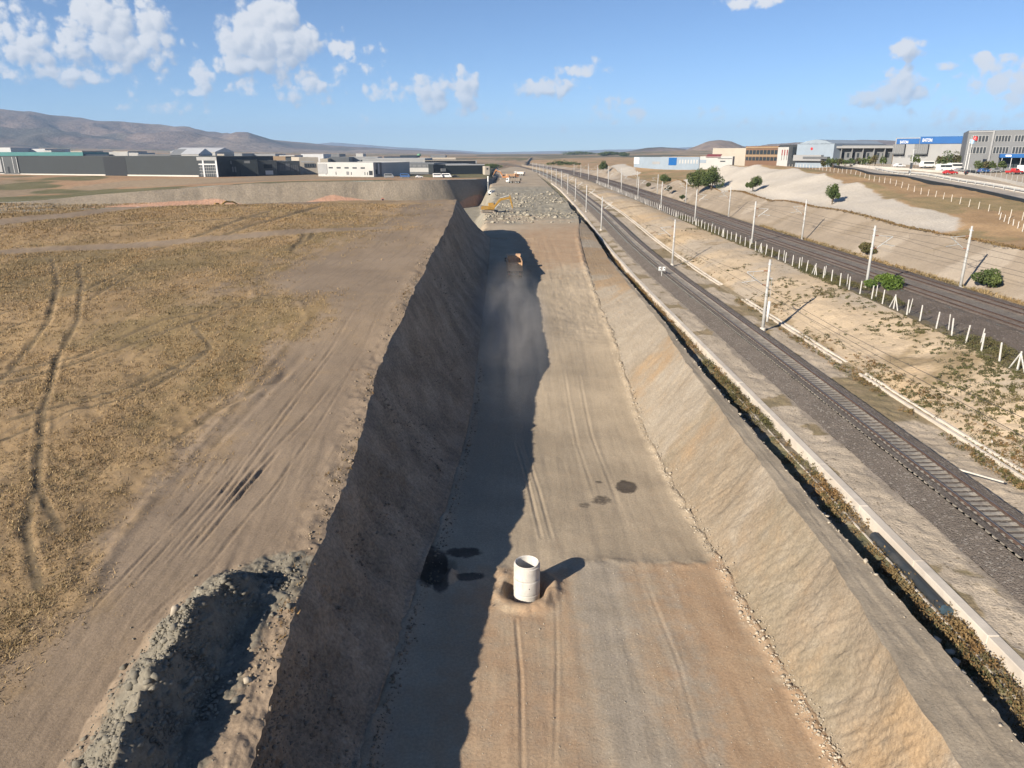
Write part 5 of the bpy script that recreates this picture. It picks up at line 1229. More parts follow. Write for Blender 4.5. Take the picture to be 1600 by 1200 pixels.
# second row and the far estate
FAR = [
 (-20, 129, 640, 238.3, 60, 'turquoise', 'turquoise', 'long turquoise hall behind the long dark hall', [('white_band', 0, .8, .12, .45, M['roof_white'], .2)]),
 (127, 170, 650, 241.8, 40, 'navy', 'roof_grey', 'navy blue hall right of the turquoise one', []),
 (170, 199, 660, 238.0, 40, 'panel_white', 'roof_white', 'white hall with dark windows beside the navy hall', windows(2, .2, .95, .2, .6)),
 (201, 216, 640, 239.4, 40, 'panel_white', 'roof_white', 'short white shed behind the middle of the long dark hall', []),
 (215, 267, 640, 241.6, 60, 'panel_mid', 'roof_grey', 'mid grey hall with a dark base behind the long dark hall', [('dark_band', 0, 1, .2, .55, M['win_dark'], .1)]),
 (266, 283, 600, 242.0, 30, 'panel_grey', 'roof_grey', 'dark little block beside the white pitched roof hall', []),
 (283, 310, 590, 241.0, 40, 'panel_white', 'roof_white', 'white block under the white pitched roof hall', windows(2, .2, .7, .2, .5)),
 (266, 336, 760, 237.5, 70, 'panel_white', 'roof_white', 'white hall with a low pitched roof rising over the estate', []),
 (310, 340, 600, 244.0, 40, 'shade_grey', 'roof_grey', 'grey low hall left of the tan roofed shed', [('dark_band', 0, 1, .2, .7, M['win_dark'], .1)]),
 (339, 350, 640, 241.0, 30, 'cream', 'cream', 'small cream block at the start of the tan roofed shed', []),
 (348, 446, 640, 245.2, 60, 'tan', 'tan', 'tan roofed shed behind the charcoal blocks', []),
 (352, 378, 900, 240.2, 60, 'panel_light', 'roof_white', 'white roofed far shed over the tan roof, left one', []),
 (384, 430, 950, 240.8, 60, 'panel_light', 'roof_white', 'white roofed far shed over the tan roof, right one', []),
 (436, 460, 860, 243.0, 50, 'panel_white', 'roof_white', 'pale shed behind the cream office block', []),
 (446, 466, 620, 247.6, 40, 'panel_grey', 'roof_grey', 'dark shed between tan roof and cream office', []),
 (500, 512, 640, 248.5, 40, 'sand_clad', 'roof_grey', 'sand coloured shed over the left end of the white hall', []),
 (514, 545, 660, 246.0, 50, 'shade_grey', 'roof_grey', 'slate grey hall behind the white hall with five windows', []),
 (533, 590, 700, 245.6, 60, 'panel_light', 'roof_white', 'light grey hall with dark bays behind the white hall', windows(2, .5, .95, .2, .5)),
 (556, 567, 900, 240.4, 30, 'panel_white', 'roof_white', 'pair of white silo like blocks above the light grey hall', []),
 (470, 505, 1000, 241.0, 60, 'roof_white', 'roof_white', 'thin white roof in the far estate above the cream office', []),
 (488, 530, 1150, 240.9, 60, 'panel_mid', 'roof_grey', 'grey roofed far shed above the slate grey hall', []),
 (600, 650, 980, 245.0, 60, 'navy', 'roof_grey', 'blue grey far shed above the pale long hall', []),
 (625, 652, 1250, 243.2, 60, 'panel_dark', 'roof_grey', 'dark far shed near the green water tower', []),
 (650, 712, 800, 247.2, 60, 'cream', 'cream', 'cream long roof above the black hall', []),
 (672, 696, 1400, 242.8, 60, 'panel_mid', 'roof_grey', 'smallest grey shed at the right edge of the far estate', []),
 (14, 70, 900, 233.0, 60, 'roof_white', 'roof_white', 'white roofed shed above the turquoise hall, at the left edge', []),
 (68, 80, 820, 235.5, 30, 'panel_white', 'roof_white', 'small white gabled block above the turquoise hall', []),
 (-30, 16, 860, 231.0, 60, 'roof_white', 'roof_white', 'white roofed shed cut by the left picture edge', []),
 (84, 128, 1000, 236.0, 60, 'sand_clad', 'roof_grey', 'sand grey far sheds right of the small white gabled block', []),
 (176, 200, 980, 236.6, 60, 'sand_clad', 'roof_white', 'pale far shed behind the white hall with dark windows', []),
]
for (a, b, Y, vt, dp, wl, rf, lab, ft) in FAR:
    building('far_factory', lab, a, b, Y, Y + (b - a) * .06, vt, dp, M[wl], M[rf], ft, vb=max(vt + 5.0, 239.6 + 13.0 * 1109 / Y / 1.05 * .75), group='far factories', gable=4.5 if 'pitched' in lab else 0)
# green water tower of the far estate
x, y, z = pt(655, 247, 1300); r = tag(empty('water_tower', (x, y, z - 6)), 'tiny green topped tower above the pale far sheds', 'tower')
MB().tube([(0, 0, 0), (0, 0, 9)], 1.2, 8).build('shaft', M['panel_mid'], r); MB().lathe([(0, 8.8), (3.2, 9.4), (3.6, 11.5), (2.6, 13), (0, 13.6)], 12).build('tank', mat('green_tank', (.12, .26, .15), .6, .1, 1), r)

# right side
HZ = lambda x, y: HILL(x, y)
G = 'buildings on the right hill'
q = ufr(991, 1093)
building('warehouse', 'low pale blue warehouse with a deep blue gate section', 991, 1093, 520, 470, 246.0, 26, M['pale_blue'], M['roof_white'], [('white_end', 0, q(1000), .1, 1.0, M['roof_white'], .15), ('blue_gate', q(1048), q(1060), .0, 1.0, M['blue_clad'], .2)] + windows(7, q(1063), q(1092), .25, .75, .45, M['panel_white']) + [('shutter', q(1022), q(1034), .1, .45, M['panel_light'], .12)], vb=257, group=G)
building('office_block', 'cream windowless block behind the white house with the red roof', 1114, 1166, 400, 392, 232.6, 30, M['sand_clad'], M['roof_white'], [('band', 0, 1, .66, .69, M['cream'], .06)], vb=252, group=G)
q = ufr(1094, 1145)
hb = building('white_house', 'low white house with a red roof corner beside the cream block', 1094, 1145, 372, 366, 245.5, 9, M['panel_white'], M['roof_white'], [('blue_wall', 0, q(1104), .0, .55, M['pale_blue'], .1), ('painted_eave_shadow', q(1122), q(1144), .74, .80, M['panel_dark'], .25), ('window', q(1126), q(1134), .2, .38, M['win_dark'], .08)], vb=254.5, group=G)  # dark strip below the roof is the eave's shadow put in as colour
MB().prism([(-.5, hb['_H'] + .14), (6, hb['_H'] + 1.4), (6, hb['_H'] + 1.3), (-.5, hb['_H'] + .02)], q(1103) * hb['_L'], q(1126) * hb['_L']).build('red_roof', M['red_roof'], hb)
q = ufr(1166, 1217)
building('office_block', 'brown clad office with two dark glass storeys', 1166, 1217, 392, 372, 229.5, 22, M['brown_clad'], M['tan'], [('glass_band', .02, .98, .46, .76, M['win_dark'], .12), ('glass_band', .02, .98, .02, .26, M['win_dark'], .12), ('cornice', 0, 1, .90, 1.0, M['tan'], .3), ('floor_band', 0, 1, .30, .44, M['tan'], .16)] + [('mullion', k / 9, k / 9 + .01, .02, .78, M['tan'], .2) for k in range(1, 9)], vb=251, group=G)
q = ufr(1216, 1238)
building('office_block', 'small white office with red vertical stripes', 1216, 1238, 360, 352, 231.2, 16, M['panel_white'], M['roof_white'], [('red_stripe', a, a + .06, .42, .86, M['red_roof'], .15) for a in (.30, .48, .66, .82)] + [('dark_strip', a, a + .03, .05, .42, M['panel_mid'], .12) for a in (.31, .49, .67, .83)], vb=251, group=G)
building('stair_tower', 'narrow dark stair tower left of the grey hall', 1238, 1247, 350, 350, 227.0, 16, M['panel_grey'], M['roof_grey'], windows(2, .15, .85, .2, .9, .8, M['win_dark']), vb=251, group=G)
q = ufr(1246, 1304)
gh = building('factory_hall', 'light grey hall with a shallow arched roof and a small red emblem', 1246, 1304, 348, 332, 226.0, 40, M['pale_blue'], M['panel_mid'], [('lower_annex', 0, q(1290), .0, .36, M['panel_light'], 2.0), ('window_band', q(1262), q(1300), .12, .26, M['shade_grey'], 2.15)], vb=251, group=G)
MB().prism([(0, gh['_H'] + .1), (gh['_L'] * .25, gh['_H'] + 1.5), (gh['_L'] * .5, gh['_H'] + 2.1), (gh['_L'] * .75, gh['_H'] + 1.6), (gh['_L'], gh['_H'] + .1)], 0, 40, 'y').build('arched_roof', M['pale_blue'], gh)
em = MB().tube([(q(1270) * gh['_L'], -.06, .74 * gh['_H']), (q(1270) * gh['_L'], -.12, .74 * gh['_H'])], .6, 16); em.build('emblem', M['car_red'], gh).scale = (1, 1, 1)
q = ufr(1303, 1397)
building('factory_hall', 'long grey hall with a deep flat canopy behind the young trees', 1303, 1397, 336, 330, 228.0, 40, M['panel_mid'], M['roof_grey'], [('canopy', 0, .985, .84, .99, M['panel_light'], 3.0)] + windows(11, .05, .97, .22, .52, .42, M['win_dark']) + [('column', a, a + .006, .0, .84, M['panel_light'], 2.8) for a in (.12, .3, .48, .66, .84)], vb=251, group=G)
q = ufr(1400, 1516)
eb = building('factory_hall', 'tall light grey factory with a bright blue top band and white lettering', 1400, 1516, 318, 300, 216.8, 60, M['panel_light'], M['roof_grey'], [('blue_band', q(1402), q(1439), .775, 1.0, M['blue_clad'], .25), ('louvre_box', q(1399), q(1418), .36, .76, M['panel_mid'], 1.6), ('louvre_box', q(1434), q(1455.5), .36, .76, M['panel_mid'], 1.6), ('painted_sill_shadow', q(1399), q(1418), .32, .355, M['panel_grey'], 1.7), ('painted_sill_shadow', q(1434), q(1455.5), .32, .355, M['panel_grey'], 1.7)] + windows(5, q(1400), q(1455), .2, .3, .6, M['panel_mid']), vb=253, group=G)  # dark slabs under the louvre boxes stand in for their shadow
L, Hh = eb['_L'], eb['_H']
MB().box(q(1440) * L, q(1515) * L, -.32, 8.0, .775 * Hh, 1.075 * Hh).build('blue_upper_storey', M['blue_clad'], eb)
for k in range(6): MB().box(q(1400 + k * 3.1) * L, q(1400.3 + k * 3.1) * L, -1.72, -1.62, .37 * Hh, .75 * Hh).build('louvre_rib', M['panel_light'], eb); MB().box(q(1435 + k * 3.5) * L, q(1435.3 + k * 3.5) * L, -1.72, -1.62, .37 * Hh, .75 * Hh).build('louvre_rib', M['panel_light'], eb)
mat('sign_white', (.80, .80, .80), .5, .02, 1)
def lettering(name, text, parent, x, y, z, size, m, width=None):
    cu = bpy.data.curves.new(name, 'FONT'); cu.body = text; cu.size = size; cu.extrude = .06; cu.offset = .008 * size
    o = bpy.data.objects.new(name, cu); COL.objects.link(o)
    dg = bpy.context.evaluated_depsgraph_get(); me = bpy.data.meshes.new_from_object(o.evaluated_get(dg)); bpy.data.objects.remove(o)
    n = link(name, me, parent, m); me.materials.clear(); me.materials.append(m)
    n.location = (x, y, z); n.rotation_euler = (math.pi / 2, 0, 0)
    if width:
        xs = [v.co.x for v in me.vertices]; n.scale = (width / (max(xs) - min(xs)), 1, 1)
    return n
lettering('sign_letters', 'EATON', eb, q(1408) * L, -.40, .80 * Hh, .16 * Hh, M['sign_white'], q(1421) * L - q(1408) * L)
lettering('sign_letters', 'EATON', eb, q(1444) * L, -.50, .86 * Hh, .19 * Hh, M['sign_white'], q(1459) * L - q(1444) * L)
q = ufr(1514, 1700)
feats = [('pilaster', q(1554), q(1557), 0, 1.02, M['panel_light'], .5), ('cornice', 0, q(1554), .97, 1.0, M['panel_light'], .3)]
for (a, b) in ((1520, 1549), (1559, 1585), (1590, 1616), (1622, 1648), (1654, 1690)):
    for (c, d) in ((.72, .88), (.40, .57)):
        feats += [('frame', q(a), q(b), c - .012, d + .012, M['panel_light'], .08)] + windows(5, q(a + .5), q(b - .5), c, d, .74, M['win_dark'], pr=.14)
ob = building('office_block', 'grey three storey office with banded windows and a blue entrance canopy', 1514, 1700, 262, 246, 205.5, 40, M['panel_mid'], M['roof_grey'], feats, vb=262, group=G)
L, Hh = ob['_L'], ob['_H']
cn = MB().box(q(1571) * L, q(1640) * L, -4.5, -.002, .285 * Hh, .385 * Hh).build('entrance_canopy', M['blue_clad'], ob)
MB().box(q(1580) * L, q(1589) * L, -4.6, -4.51, .315 * Hh, .36 * Hh).build('canopy_sign_board', M['sign_white'], cn)
for u in (1575, 1590, 1605): MB().box(q(u) * L, q(u + .8) * L, -4.3, -4.1, 0, .285 * Hh).build('canopy_column', M['roof_white'], ob)
MB().box(q(1572) * L, q(1636) * L, -.12, -.002, .02 * Hh, .27 * Hh).build('entrance_glazing', M['win_dark'], ob)
# flagpoles
for (u, vt, mt, lab) in ((1507.5, 217, 'pale_blue', 'white flagpole with a pale blue flag before the grey office'), (1511.5, 212, 'car_red', 'white flagpole flying a red flag with a white crescent')):
    Y = 248; x, y, z = pt(u, 262, Y); zt = wz(vt, Y)
    r = tag(empty('flagpole', (x, y, z - .6)), lab, 'flagpole', 'flagpoles by the grey office'); h = zt - z + .6
    MB().tube([(0, 0, 0), (0, 0, h)], [.09, .05], 8).build('pole', M['white_paint'], r)
    b = MB(); n = 6
    vs = [(.08 + 1.7 * k / n, .18 * math.sin(k * 1.3), zz - .05 * k) for zz in (h - 1.3, h - .1) for k in range(n + 1)]
    b._add(vs, [(k, k + 1, n + 2 + k, n + 1 + k) for k in range(n)])
    fl = b.build('flag', mat('flag_' + mt, (.55, .03, .03) if mt == 'car_red' else (.35, .5, .65), .8, .05, 2), r); sd = fl.modifiers.new('thick', 'SOLIDIFY'); sd.thickness = .02
    if mt == 'car_red':
        cr = MB(); pts = [(math.cos(a) * .3, math.sin(a) * .3) for a in np.linspace(.6, 5.68, 12)] + [(.07 + math.cos(a) * .23, math.sin(a) * .23) for a in np.linspace(5.6, .68, 12)]
        m_ = len(pts); cr._add([(.7 + px, -.21, h - .8 + pz) for px, pz in pts], [tuple([k, k + 1, m_ - 2 - k, m_ - 1 - k]) for k in range(11)]); cr.build('crescent', M['sign_white'], fl)

# hill road with its retaining kerb, boundary wall, fences, lamp post, cars
def hill_line(pts, n=60):
    p = np.array(pts, float); s = np.linspace(0, 1, n); k = np.linspace(0, 1, len(p)); xs = np.interp(s, k, p[:, 0]); ys = np.interp(s, k, p[:, 1])
    for _ in range(6): xs[1:-1] = .25 * xs[:-2] + .5 * xs[1:-1] + .25 * xs[2:]; ys[1:-1] = .25 * ys[:-2] + .5 * ys[1:-1] + .25 * ys[2:]
    return xs, ys
ROAD = [(96, 112), (105, 150), (114, 200), (122, 250), (140, 320), (171, 450), (205, 560)]
xs, ys = hill_line(ROAD); nx = np.gradient(ys); ny = -np.gradient(xs); ln_ = np.hypot(nx, ny); nx /= ln_; ny /= ln_
zr = HILL(xs, ys) + .25
for _ in range(8): zr[1:-1] = .25 * zr[:-2] + .5 * zr[1:-1] + .25 * zr[2:]
t = np.array([-.35, 0, 6.0, 6.5])
asph = mat('asphalt', (.33, .295, .25), .9, .15, .6, bump=.2, bscale=8)
grid('hill_road', xs[:, None] + nx[:, None] * t[1:3][None], ys[:, None] + ny[:, None] * t[1:3][None], np.repeat(zr[:, None], 2, 1) + .30, asph)
def ribbon(name, off, w, zlo, zhi, m, parent=None, label=None, cat=None, i0=0, i1=None):
    V = []; F = []; i1 = i1 or len(xs)
    for i in range(i0, i1):
        for (o, z) in ((off, zlo), (off + w, zlo), (off + w, zhi), (off, zhi)): V.append((xs[i] + nx[i] * o, ys[i] + ny[i] * o, zr[i] + z))
    for i in range(i1 - i0 - 1):
        for k in range(4): a = i * 4 + k; b = i * 4 + (k + 1) % 4; F.append((a, b, b + 4, a + 4))
    me = bpy.data.meshes.new(name); me.from_pydata(V, [], F + [(0, 1, 2, 3), tuple(len(V) - 4 + k for k in (3, 2, 1, 0))]); o = link(name, me, parent, m)
    if label: tag(o, label, cat)
    return o
ribbon('retaining_kerb', -.6, .6, -1.2, .45, M['panel_dark'], label='retaining kerb coloured dark as shade on the downhill side of the hill road', cat='kerb')  # dark colour stands in for the shading on the kerb face
ribbon('retaining_wall', 6.0, .5, -.5, 1.25, M['pale_concrete'], label='pale concrete wall on the uphill side of the hill road', cat='wall')
gr = tag(empty('guard_rail'), 'steel guard rail of the hill road before the parked vehicles', 'guard rail')
ribbon('beam', 5.55, .06, .85, 1.05, M['galvanised'], gr, i0=2, i1=34)
for i in range(2, 34):
    MB().box(xs[i] + nx[i] * 5.7 - .06, xs[i] + nx[i] * 5.7 + .06, ys[i] - .06, ys[i] + .06, zr[i] + .3, zr[i] + 1.1).build('post', M['galvanised'], gr)
hz = lambda x, y: float(HILL(np.float64(x), np.float64(y)))
# posts along the crest of the pale heap and by the factory
P = [(x, y, hz(x, y)) for x, y in zip(np.interp(np.linspace(0, 1, 46), [0, .5, 1], [88, 100, 110]), np.linspace(122, 300, 46))]
fence_line('fence of pale posts along the brown grass above the pale spoil heap', P, 1.35, .085, 0, (.5, 1.2), MATS['pale_concrete'])
P = [(x, y, hz(x, y)) for x, y in zip(np.linspace(76, 86, 12), np.linspace(100, 128, 12))]
fence_line('short run of low posts at the right end of the spoil heap', P, 1.2, .09, 0, ())
W = [(118, 155), (136, 200), (150, 245), (141, 300), (150, 345)]
xw, yw = hill_line(W, 40)
wl = tag(empty('boundary_wall'), 'low cream boundary wall with posts before the factory car park', 'wall')
for i in range(len(xw) - 1):
    a = Vector((xw[i], yw[i], 0)); b = Vector((xw[i + 1], yw[i + 1], 0)); d = (b - a); n = Vector((d.y, -d.x, 0)).normalized() * .12
    za, zb_ = hz(a.x, a.y), hz(b.x, b.y); a2 = a + d * .01; b2 = b - d * .01
    f = lambda p, s, z: (p.x + s * n.x, p.y + s * n.y, z)
    MB().hexa([f(a2, -1, za - .8), f(a2, 1, za - .8), f(b2, 1, zb_ - .8), f(b2, -1, zb_ - .8), f(a2, -1, za + .8), f(a2, 1, za + .8), f(b2, 1, zb_ + .8), f(b2, -1, zb_ + .8)]).build('wall_panel', M['plinth'], wl)
    MB().tube([(a.x, a.y, za + .6), (a.x, a.y, za + 2.4)], .04, 6).build('post', M['galvanised'], wl)
x, y, z = pt(1421, 277, 232); z = hz(x, y)
r = tag(empty('lamp_post', (x, y, z - .2)), 'tall grey pole with equipment boxes beside the hill road', 'pole')
MB().tube([(0, 0, 0), (0, 0, 8.4)], [.16, .09], 10).build('pole', M['galvanised'], r)
MB().box(-.32, .28, -.25, .25, 2.6, 4.4).build('equipment_box', M['panel_grey'], r, bevel=.03); MB().box(-.5, -.1, -.2, .2, 1.3, 2.1).build('equipment_box', M['panel_mid'], r, bevel=.03)
MB().bar((-.7, 0, 8.2), (.7, 0, 8.2), .08).build('cross_arm', M['galvanised'], r)
for (u, v, Y, k, mt, rz, lab) in (
    (1478, 256, 262, 'van', 'car_white', .1, 'white van parked behind the red car, left of the pair'), (1495, 256, 266, 'van', 'car_white', .1, 'white minibus parked behind the red car, right of the pair'),
    (1450, 255, 285, 'van', 'car_white', .15, 'white van parked farther left of the white pair'), (1486, 260.5, 246, 'car', 'car_red', .05, 'red car parked before the white vans'),
    (1503, 260, 256, 'car', 'car_grey', .1, 'dark grey car right of the white minibus'), (1520, 263, 240, 'car', 'car_black', .1, 'black car parked alone near the flagpoles'),
    (1406, 252.5, 292, 'car', 'car_white', .1, 'white car under the left louvred box of the blue banded factory'), (1540, 259, 250, 'car', 'car_blue', .1, 'dark blue car before the grey office windows'), (1556, 260, 250, 'car', 'car_grey', .1, 'grey car before the grey office pilaster'),
    (1586, 262, 240, 'pickup', 'car_red', .2, 'red pickup by the blue entrance canopy'), (1597, 258, 244, 'van', 'car_white', .9, 'white van at the right picture edge by the entrance')):
    x, y, z = pt(u, v, Y); z = hz(x, y) + .02; car((x, y, z), rz, lab, M[mt], k)
for (u, Y, k, mt, rz, lab) in ((633, 440, 'van', 'car_blue', .0, 'blue lorry like van before the grey over white shed'), (684, 440, 'van', 'car_white', .1, 'white van left in the row before the dark blue grey hall'), (698, 442, 'van', 'car_white', .0, 'white van right in the row before the dark blue grey hall'),
    (712, 445, 'car', 'car_black', .2, 'black car at the end of the vehicle row by the excavation'), (655, 438, 'car', 'car_white', .3, 'white car between the blue van and the white vans'), (608, 436, 'van', 'car_grey', .1, 'grey van at the corner of the white hall')):
    x = wx(u, Y, 6); car((x, Y, float(plain_z(np.float64(x), np.float64(Y)))), rz, lab, M[mt], k, 'vehicles before the left factories')

# ------------------------------------------------------------------ plants and stones
def leaf_mat(name, a, b, c):
    m = bpy.data.materials.new(name); m.use_nodes = True; t = NT(m.node_tree); bs = m.node_tree.nodes['Principled BSDF']
    oi = t.add('ShaderNodeAttribute', attribute_name='tint')
    col = t.mix(oi.outputs['Fac'], a, b)
    col = t.mix(t.ramp(t.noise(t.pos(), .5, 3), .4, .7), col, c)
    col = t.mix(1.0, col, t.mix(t.ramp(t.noise(t.pos(), .11, 4), .3, .7), (.85, .90, .88), (1.15, 1.08, 1.0)), 'MULTIPLY')
    t.put(bs.inputs['Base Color'], col); bs.inputs['Roughness'].default_value = .8; bs.inputs['Specular IOR Level'].default_value = .12
    MATS[name] = m; return m
leaf_mat('leaf_green', (.045, .068, .024), (.115, .145, .052), (.08, .105, .04))
leaf_mat('leaf_bright', (.055, .095, .02), (.11, .165, .035), (.08, .12, .03))
leaf_mat('leaf_olive', (.060, .062, .028), (.125, .118, .055), (.10, .085, .045))
leaf_mat('leaf_dry', (.13, .085, .042), (.23, .165, .085), (.17, .105, .05))
leaf_mat('leaf_straw', (.17, .125, .065), (.30, .235, .135), (.22, .165, .09))
leaf_mat('grass_dry', (.205, .147, .076), (.37, .275, .160), (.275, .198, .108))
mat('bark', (.10, .075, .05), .9, .2, 4)
def leaves_mesh(name, C, size, tint, flat=.0, up=.3):
    """one small bent leaf patch (two triangles) per centre"""
    n = len(C); a = rng.uniform(0, 2 * math.pi, n); el = rng.uniform(-.9, .9, n) + up
    d = np.stack([np.cos(a) * np.cos(el), np.sin(a) * np.cos(el), np.sin(el)], 1)
    b = np.cross(d, rng.normal(size=(n, 3))); b /= np.linalg.norm(b, axis=1, keepdims=True) + 1e-9
    s = (size * rng.uniform(.6, 1.4, n))[:, None]
    V = np.stack([C - d * s * .5, C + b * s * .32, C + d * s * .6, C - b * s * .32], 1).reshape(-1, 3)
    F = (np.arange(n) * 4)[:, None] + np.array([[0, 1, 2, 3]])
    me = np_mesh(name, V, F)
    at = me.attributes.new('tint', 'FLOAT', 'POINT'); at.data.foreach_set('value', np.repeat(np.asarray(tint, np.float32), 4))
    return me
def shrub(name, loc, rx, ry, h, m, label, cat, n=2600, size=.16, lobes=7, group=None, trunk=.0, seed=0, stems=True):
    rs = np.random.default_rng(seed + 100)
    r = tag(empty(name, loc), label, cat, group)
    C = []; T = []
    for k in range(lobes):
        a = rs.uniform(0, 2 * math.pi); d = rs.uniform(0, .85); cx, cy = math.cos(a) * d * rx, math.sin(a) * d * ry
        cz = trunk + (h - trunk) * rs.uniform(.32, .78) * (1 - .35 * d); q = rs.uniform(.22, .55) * (1.15 - .4 * d)
        m_ = n // lobes; v = rs.normal(size=(m_, 3)); v /= np.linalg.norm(v, axis=1, keepdims=True); v *= (rs.uniform(.25, 1, m_) ** .45)[:, None]
        C.append(np.stack([cx + v[:, 0] * rx * q, cy + v[:, 1] * ry * q, cz + v[:, 2] * (h - trunk) * q * .72], 1)); T.append(np.clip(rs.uniform(.0, .75) + rs.normal(0, .2, m_), 0, 1))
    C = np.concatenate(C); T = np.concatenate(T); C[:, 2] = np.maximum(C[:, 2], .03)
    link('crown', leaves_mesh('crown', C, size, T), r, m)
    b = MB()
    for k in range(6 if trunk < .3 else 3):
        a = rs.uniform(0, 6.28); e = rs.uniform(.3, .7)
        b.tube([(0, 0, -.2), (math.cos(a) * rx * e * .4, math.sin(a) * ry * e * .4, h * .4), (math.cos(a) * rx * e, math.sin(a) * ry * e, h * .75)], [.05 * h ** .5, .035 * h ** .5, .01], 5)
    if stems: b.build('trunk', MATS['bark'], r)
    return r
def at2(x, y): return float(z2_y(y)) - .75
# by the second line and on the hill
shrub('green_bush', (49.6, 93.0, at2(0, 93)), 2.5, 2.9, 2.3, M['leaf_bright'], 'bright green bush at the foot of the first mast by the far tracks', 'bush', 3600, .24, 9, 'bushes', seed=1)
shrub('green_bush', (62.6, 92.5, 2.2), 2.0, 2.6, 2.6, M['leaf_green'], 'dark green bush behind the first mast under the sandy cutting', 'bush', 3200, .26, 9, 'bushes', seed=2)
shrub('green_bush', (62.3, 125.5, 2.4), 1.5, 3.2, 2.0, M['leaf_olive'], 'olive bush sprawling at the foot of the sandy cutting between two masts', 'bush', 2600, .26, 9, 'bushes', seed=3)
def on_hill(u, v, Y): x = wx(u, Y, 9); return (x, Y, hz(x - float(c_y(Y)), Y) - .1)
shrub('pine_tree', on_hill(1301, 330, 172), 2.2, 2.2, 4.8, M['leaf_green'], 'lone round dark tree on the pale spoil heap, the right one', 'tree', 3000, .3, 9, 'trees on the spoil heap', .6, 4)
shrub('pine_tree', on_hill(1177, 308, 225), 2.4, 2.4, 5.0, M['leaf_green'], 'lone dark tree on the pale spoil heap, the left one', 'tree', 2800, .34, 9, 'trees on the spoil heap', .6, 5)
shrub('willow_tree', on_hill(1090, 295, 262), 4.2, 3.6, 8.4, M['leaf_green'], 'big green tree left of the pale heap, left half of the pair', 'tree', 6500, .42, 14, 'trees beside the spoil heap', 1.0, 6)
shrub('willow_tree', on_hill(1112, 297, 258), 4.2, 3.6, 7.6, M['leaf_green'], 'big green tree left of the pale heap, right half of the pair', 'tree', 6500, .42, 14, 'trees beside the spoil heap', 1.0, 7)
shrub('green_bush', on_hill(1039, 283, 330), 2.8, 2.6, 4.6, M['leaf_green'], 'rounded bush on the slope left of the big tree pair', 'bush', 2600, .5, 9, 'bushes', .4, 8)
shrub('green_bush', (61.8 + .6, 268, 3.0), 1.3, 1.6, 1.8, M['leaf_green'], 'small round bush beside the far tracks below the big tree pair', 'bush', 1400, .3, 6, 'bushes', 0, 9)
shrub('green_bush', (63.2 + .8, 300, 4.4), 1.6, 3.4, 2.2, M['leaf_olive'], 'brownish bush on the cutting slope below the rounded bush', 'bush', 1600, .35, 7, 'bushes', 0, 10)
shrub('green_bush', (62.6 + 1.2, 345, 4.2), 1.6, 3.4, 2.0, M['leaf_olive'], 'small olive bush farther along the cutting foot', 'bush', 1200, .4, 6, 'bushes', 0, 11)
shrub('green_bush', on_hill(943, 266, 520), 4.0, 3.4, 5.6, M['leaf_green'], 'dark bush at the left end of the distant pale heap', 'bush', 1500, .8, 8, 'bushes', 0, 12)
shrub('cypress_tree', on_hill(1143, 255, 362), 2.2, 2.2, 6.0, M['leaf_green'], 'dark tree at the corner of the white house', 'tree', 1800, .5, 8, 'trees by the factories', .3, 13)
# young trees before the factories
k = 0
for (u, Y) in [(1285, 318), (1294, 318), (1302, 316), (1311, 316), (1320, 314), (1329, 312), (1338, 312), (1347, 310), (1356, 308), (1366, 306), (1378, 304), (1428, 286), (1465, 284), (1473, 282), (1481, 281), (1492, 280), (1503, 279), (1528, 252), (1539, 252), (1550, 251), (1561, 250)]:
    x = wx(u, Y, 14); h = random.uniform(4.0, 5.6) * (1.15 if 1425 < u < 1510 else .85)
    shrub('young_tree', (x, Y, hz(x, Y) - .1), 2.1, 1.6, h, M['leaf_green'] if k % 3 else M['leaf_olive'], '%s young tree from the left in the rows before the right factories' % ORD[k], 'tree', 520, .5, 6, 'young trees before the factories', .9, 20 + k); k += 1
# dark far trees on the plain
for j, (u, v, Y, w, h, lab) in enumerate(((950, 243, 1700, 60, 12, 'dark grove on the plain left of the brown dome hill'), (975, 243.5, 1650, 24, 10, 'smaller dark grove right of the first on the plain'), (905, 244, 2200, 120, 10, 'long dark tree belt on the plain above the far tracks'), (770, 262, 640, 22, 4, 'low hedge behind the cream hut'), (880, 258, 700, 36, 5, 'dark hedge above the far rails'))):
    x = wx(u, Y, 12); z = float(plain_z(np.float64(x), np.float64(Y))) if Y > 900 else (wz(v, Y))
    shrub('tree_belt', (x, Y, z - .5), w / 2, w / 6, h, M['leaf_green'], lab, 'trees', 1500, 2.6 if Y > 900 else .9, 14, 'far tree belts', 0, 60 + j, stems=False)

# --- weeds and grass as ground cover
def tufts(name, P, h, spread, blades, m, label, cat):
    n = len(P); B = np.repeat(P, blades, 0); k = len(B)
    B = B + np.concatenate([rng.normal(0, 1, (k, 2)) * np.repeat(spread, blades)[:, None], np.zeros((k, 1))], 1)
    a = rng.uniform(0, 6.283, k); hh = np.repeat(h, blades) * rng.uniform(.5, 1.2, k); ln = rng.uniform(.2, 1.3, k)
    w = hh * rng.uniform(.12, .26, k)
    side = np.stack([np.cos(a), np.sin(a), 0 * a], 1) * w[:, None]; a2 = a + rng.uniform(.8, 2.4, k)
    tip = B + np.stack([np.cos(a2) * ln * hh, np.sin(a2) * ln * hh, hh], 1)
    V = np.stack([B - side, B + side, tip], 1).reshape(-1, 3); F = np.arange(k * 3).reshape(-1, 3)
    me = np_mesh(name, V, F); at = me.attributes.new('tint', 'FLOAT', 'POINT')
    at.data.foreach_set('value', np.repeat(np.clip(np.repeat(rng.uniform(0, 1, n), blades) + rng.normal(0, .18, k), 0, 1), 3).astype(np.float32))
    o = link(name, me, None, m); tag(o, label, cat, kind='stuff'); return o
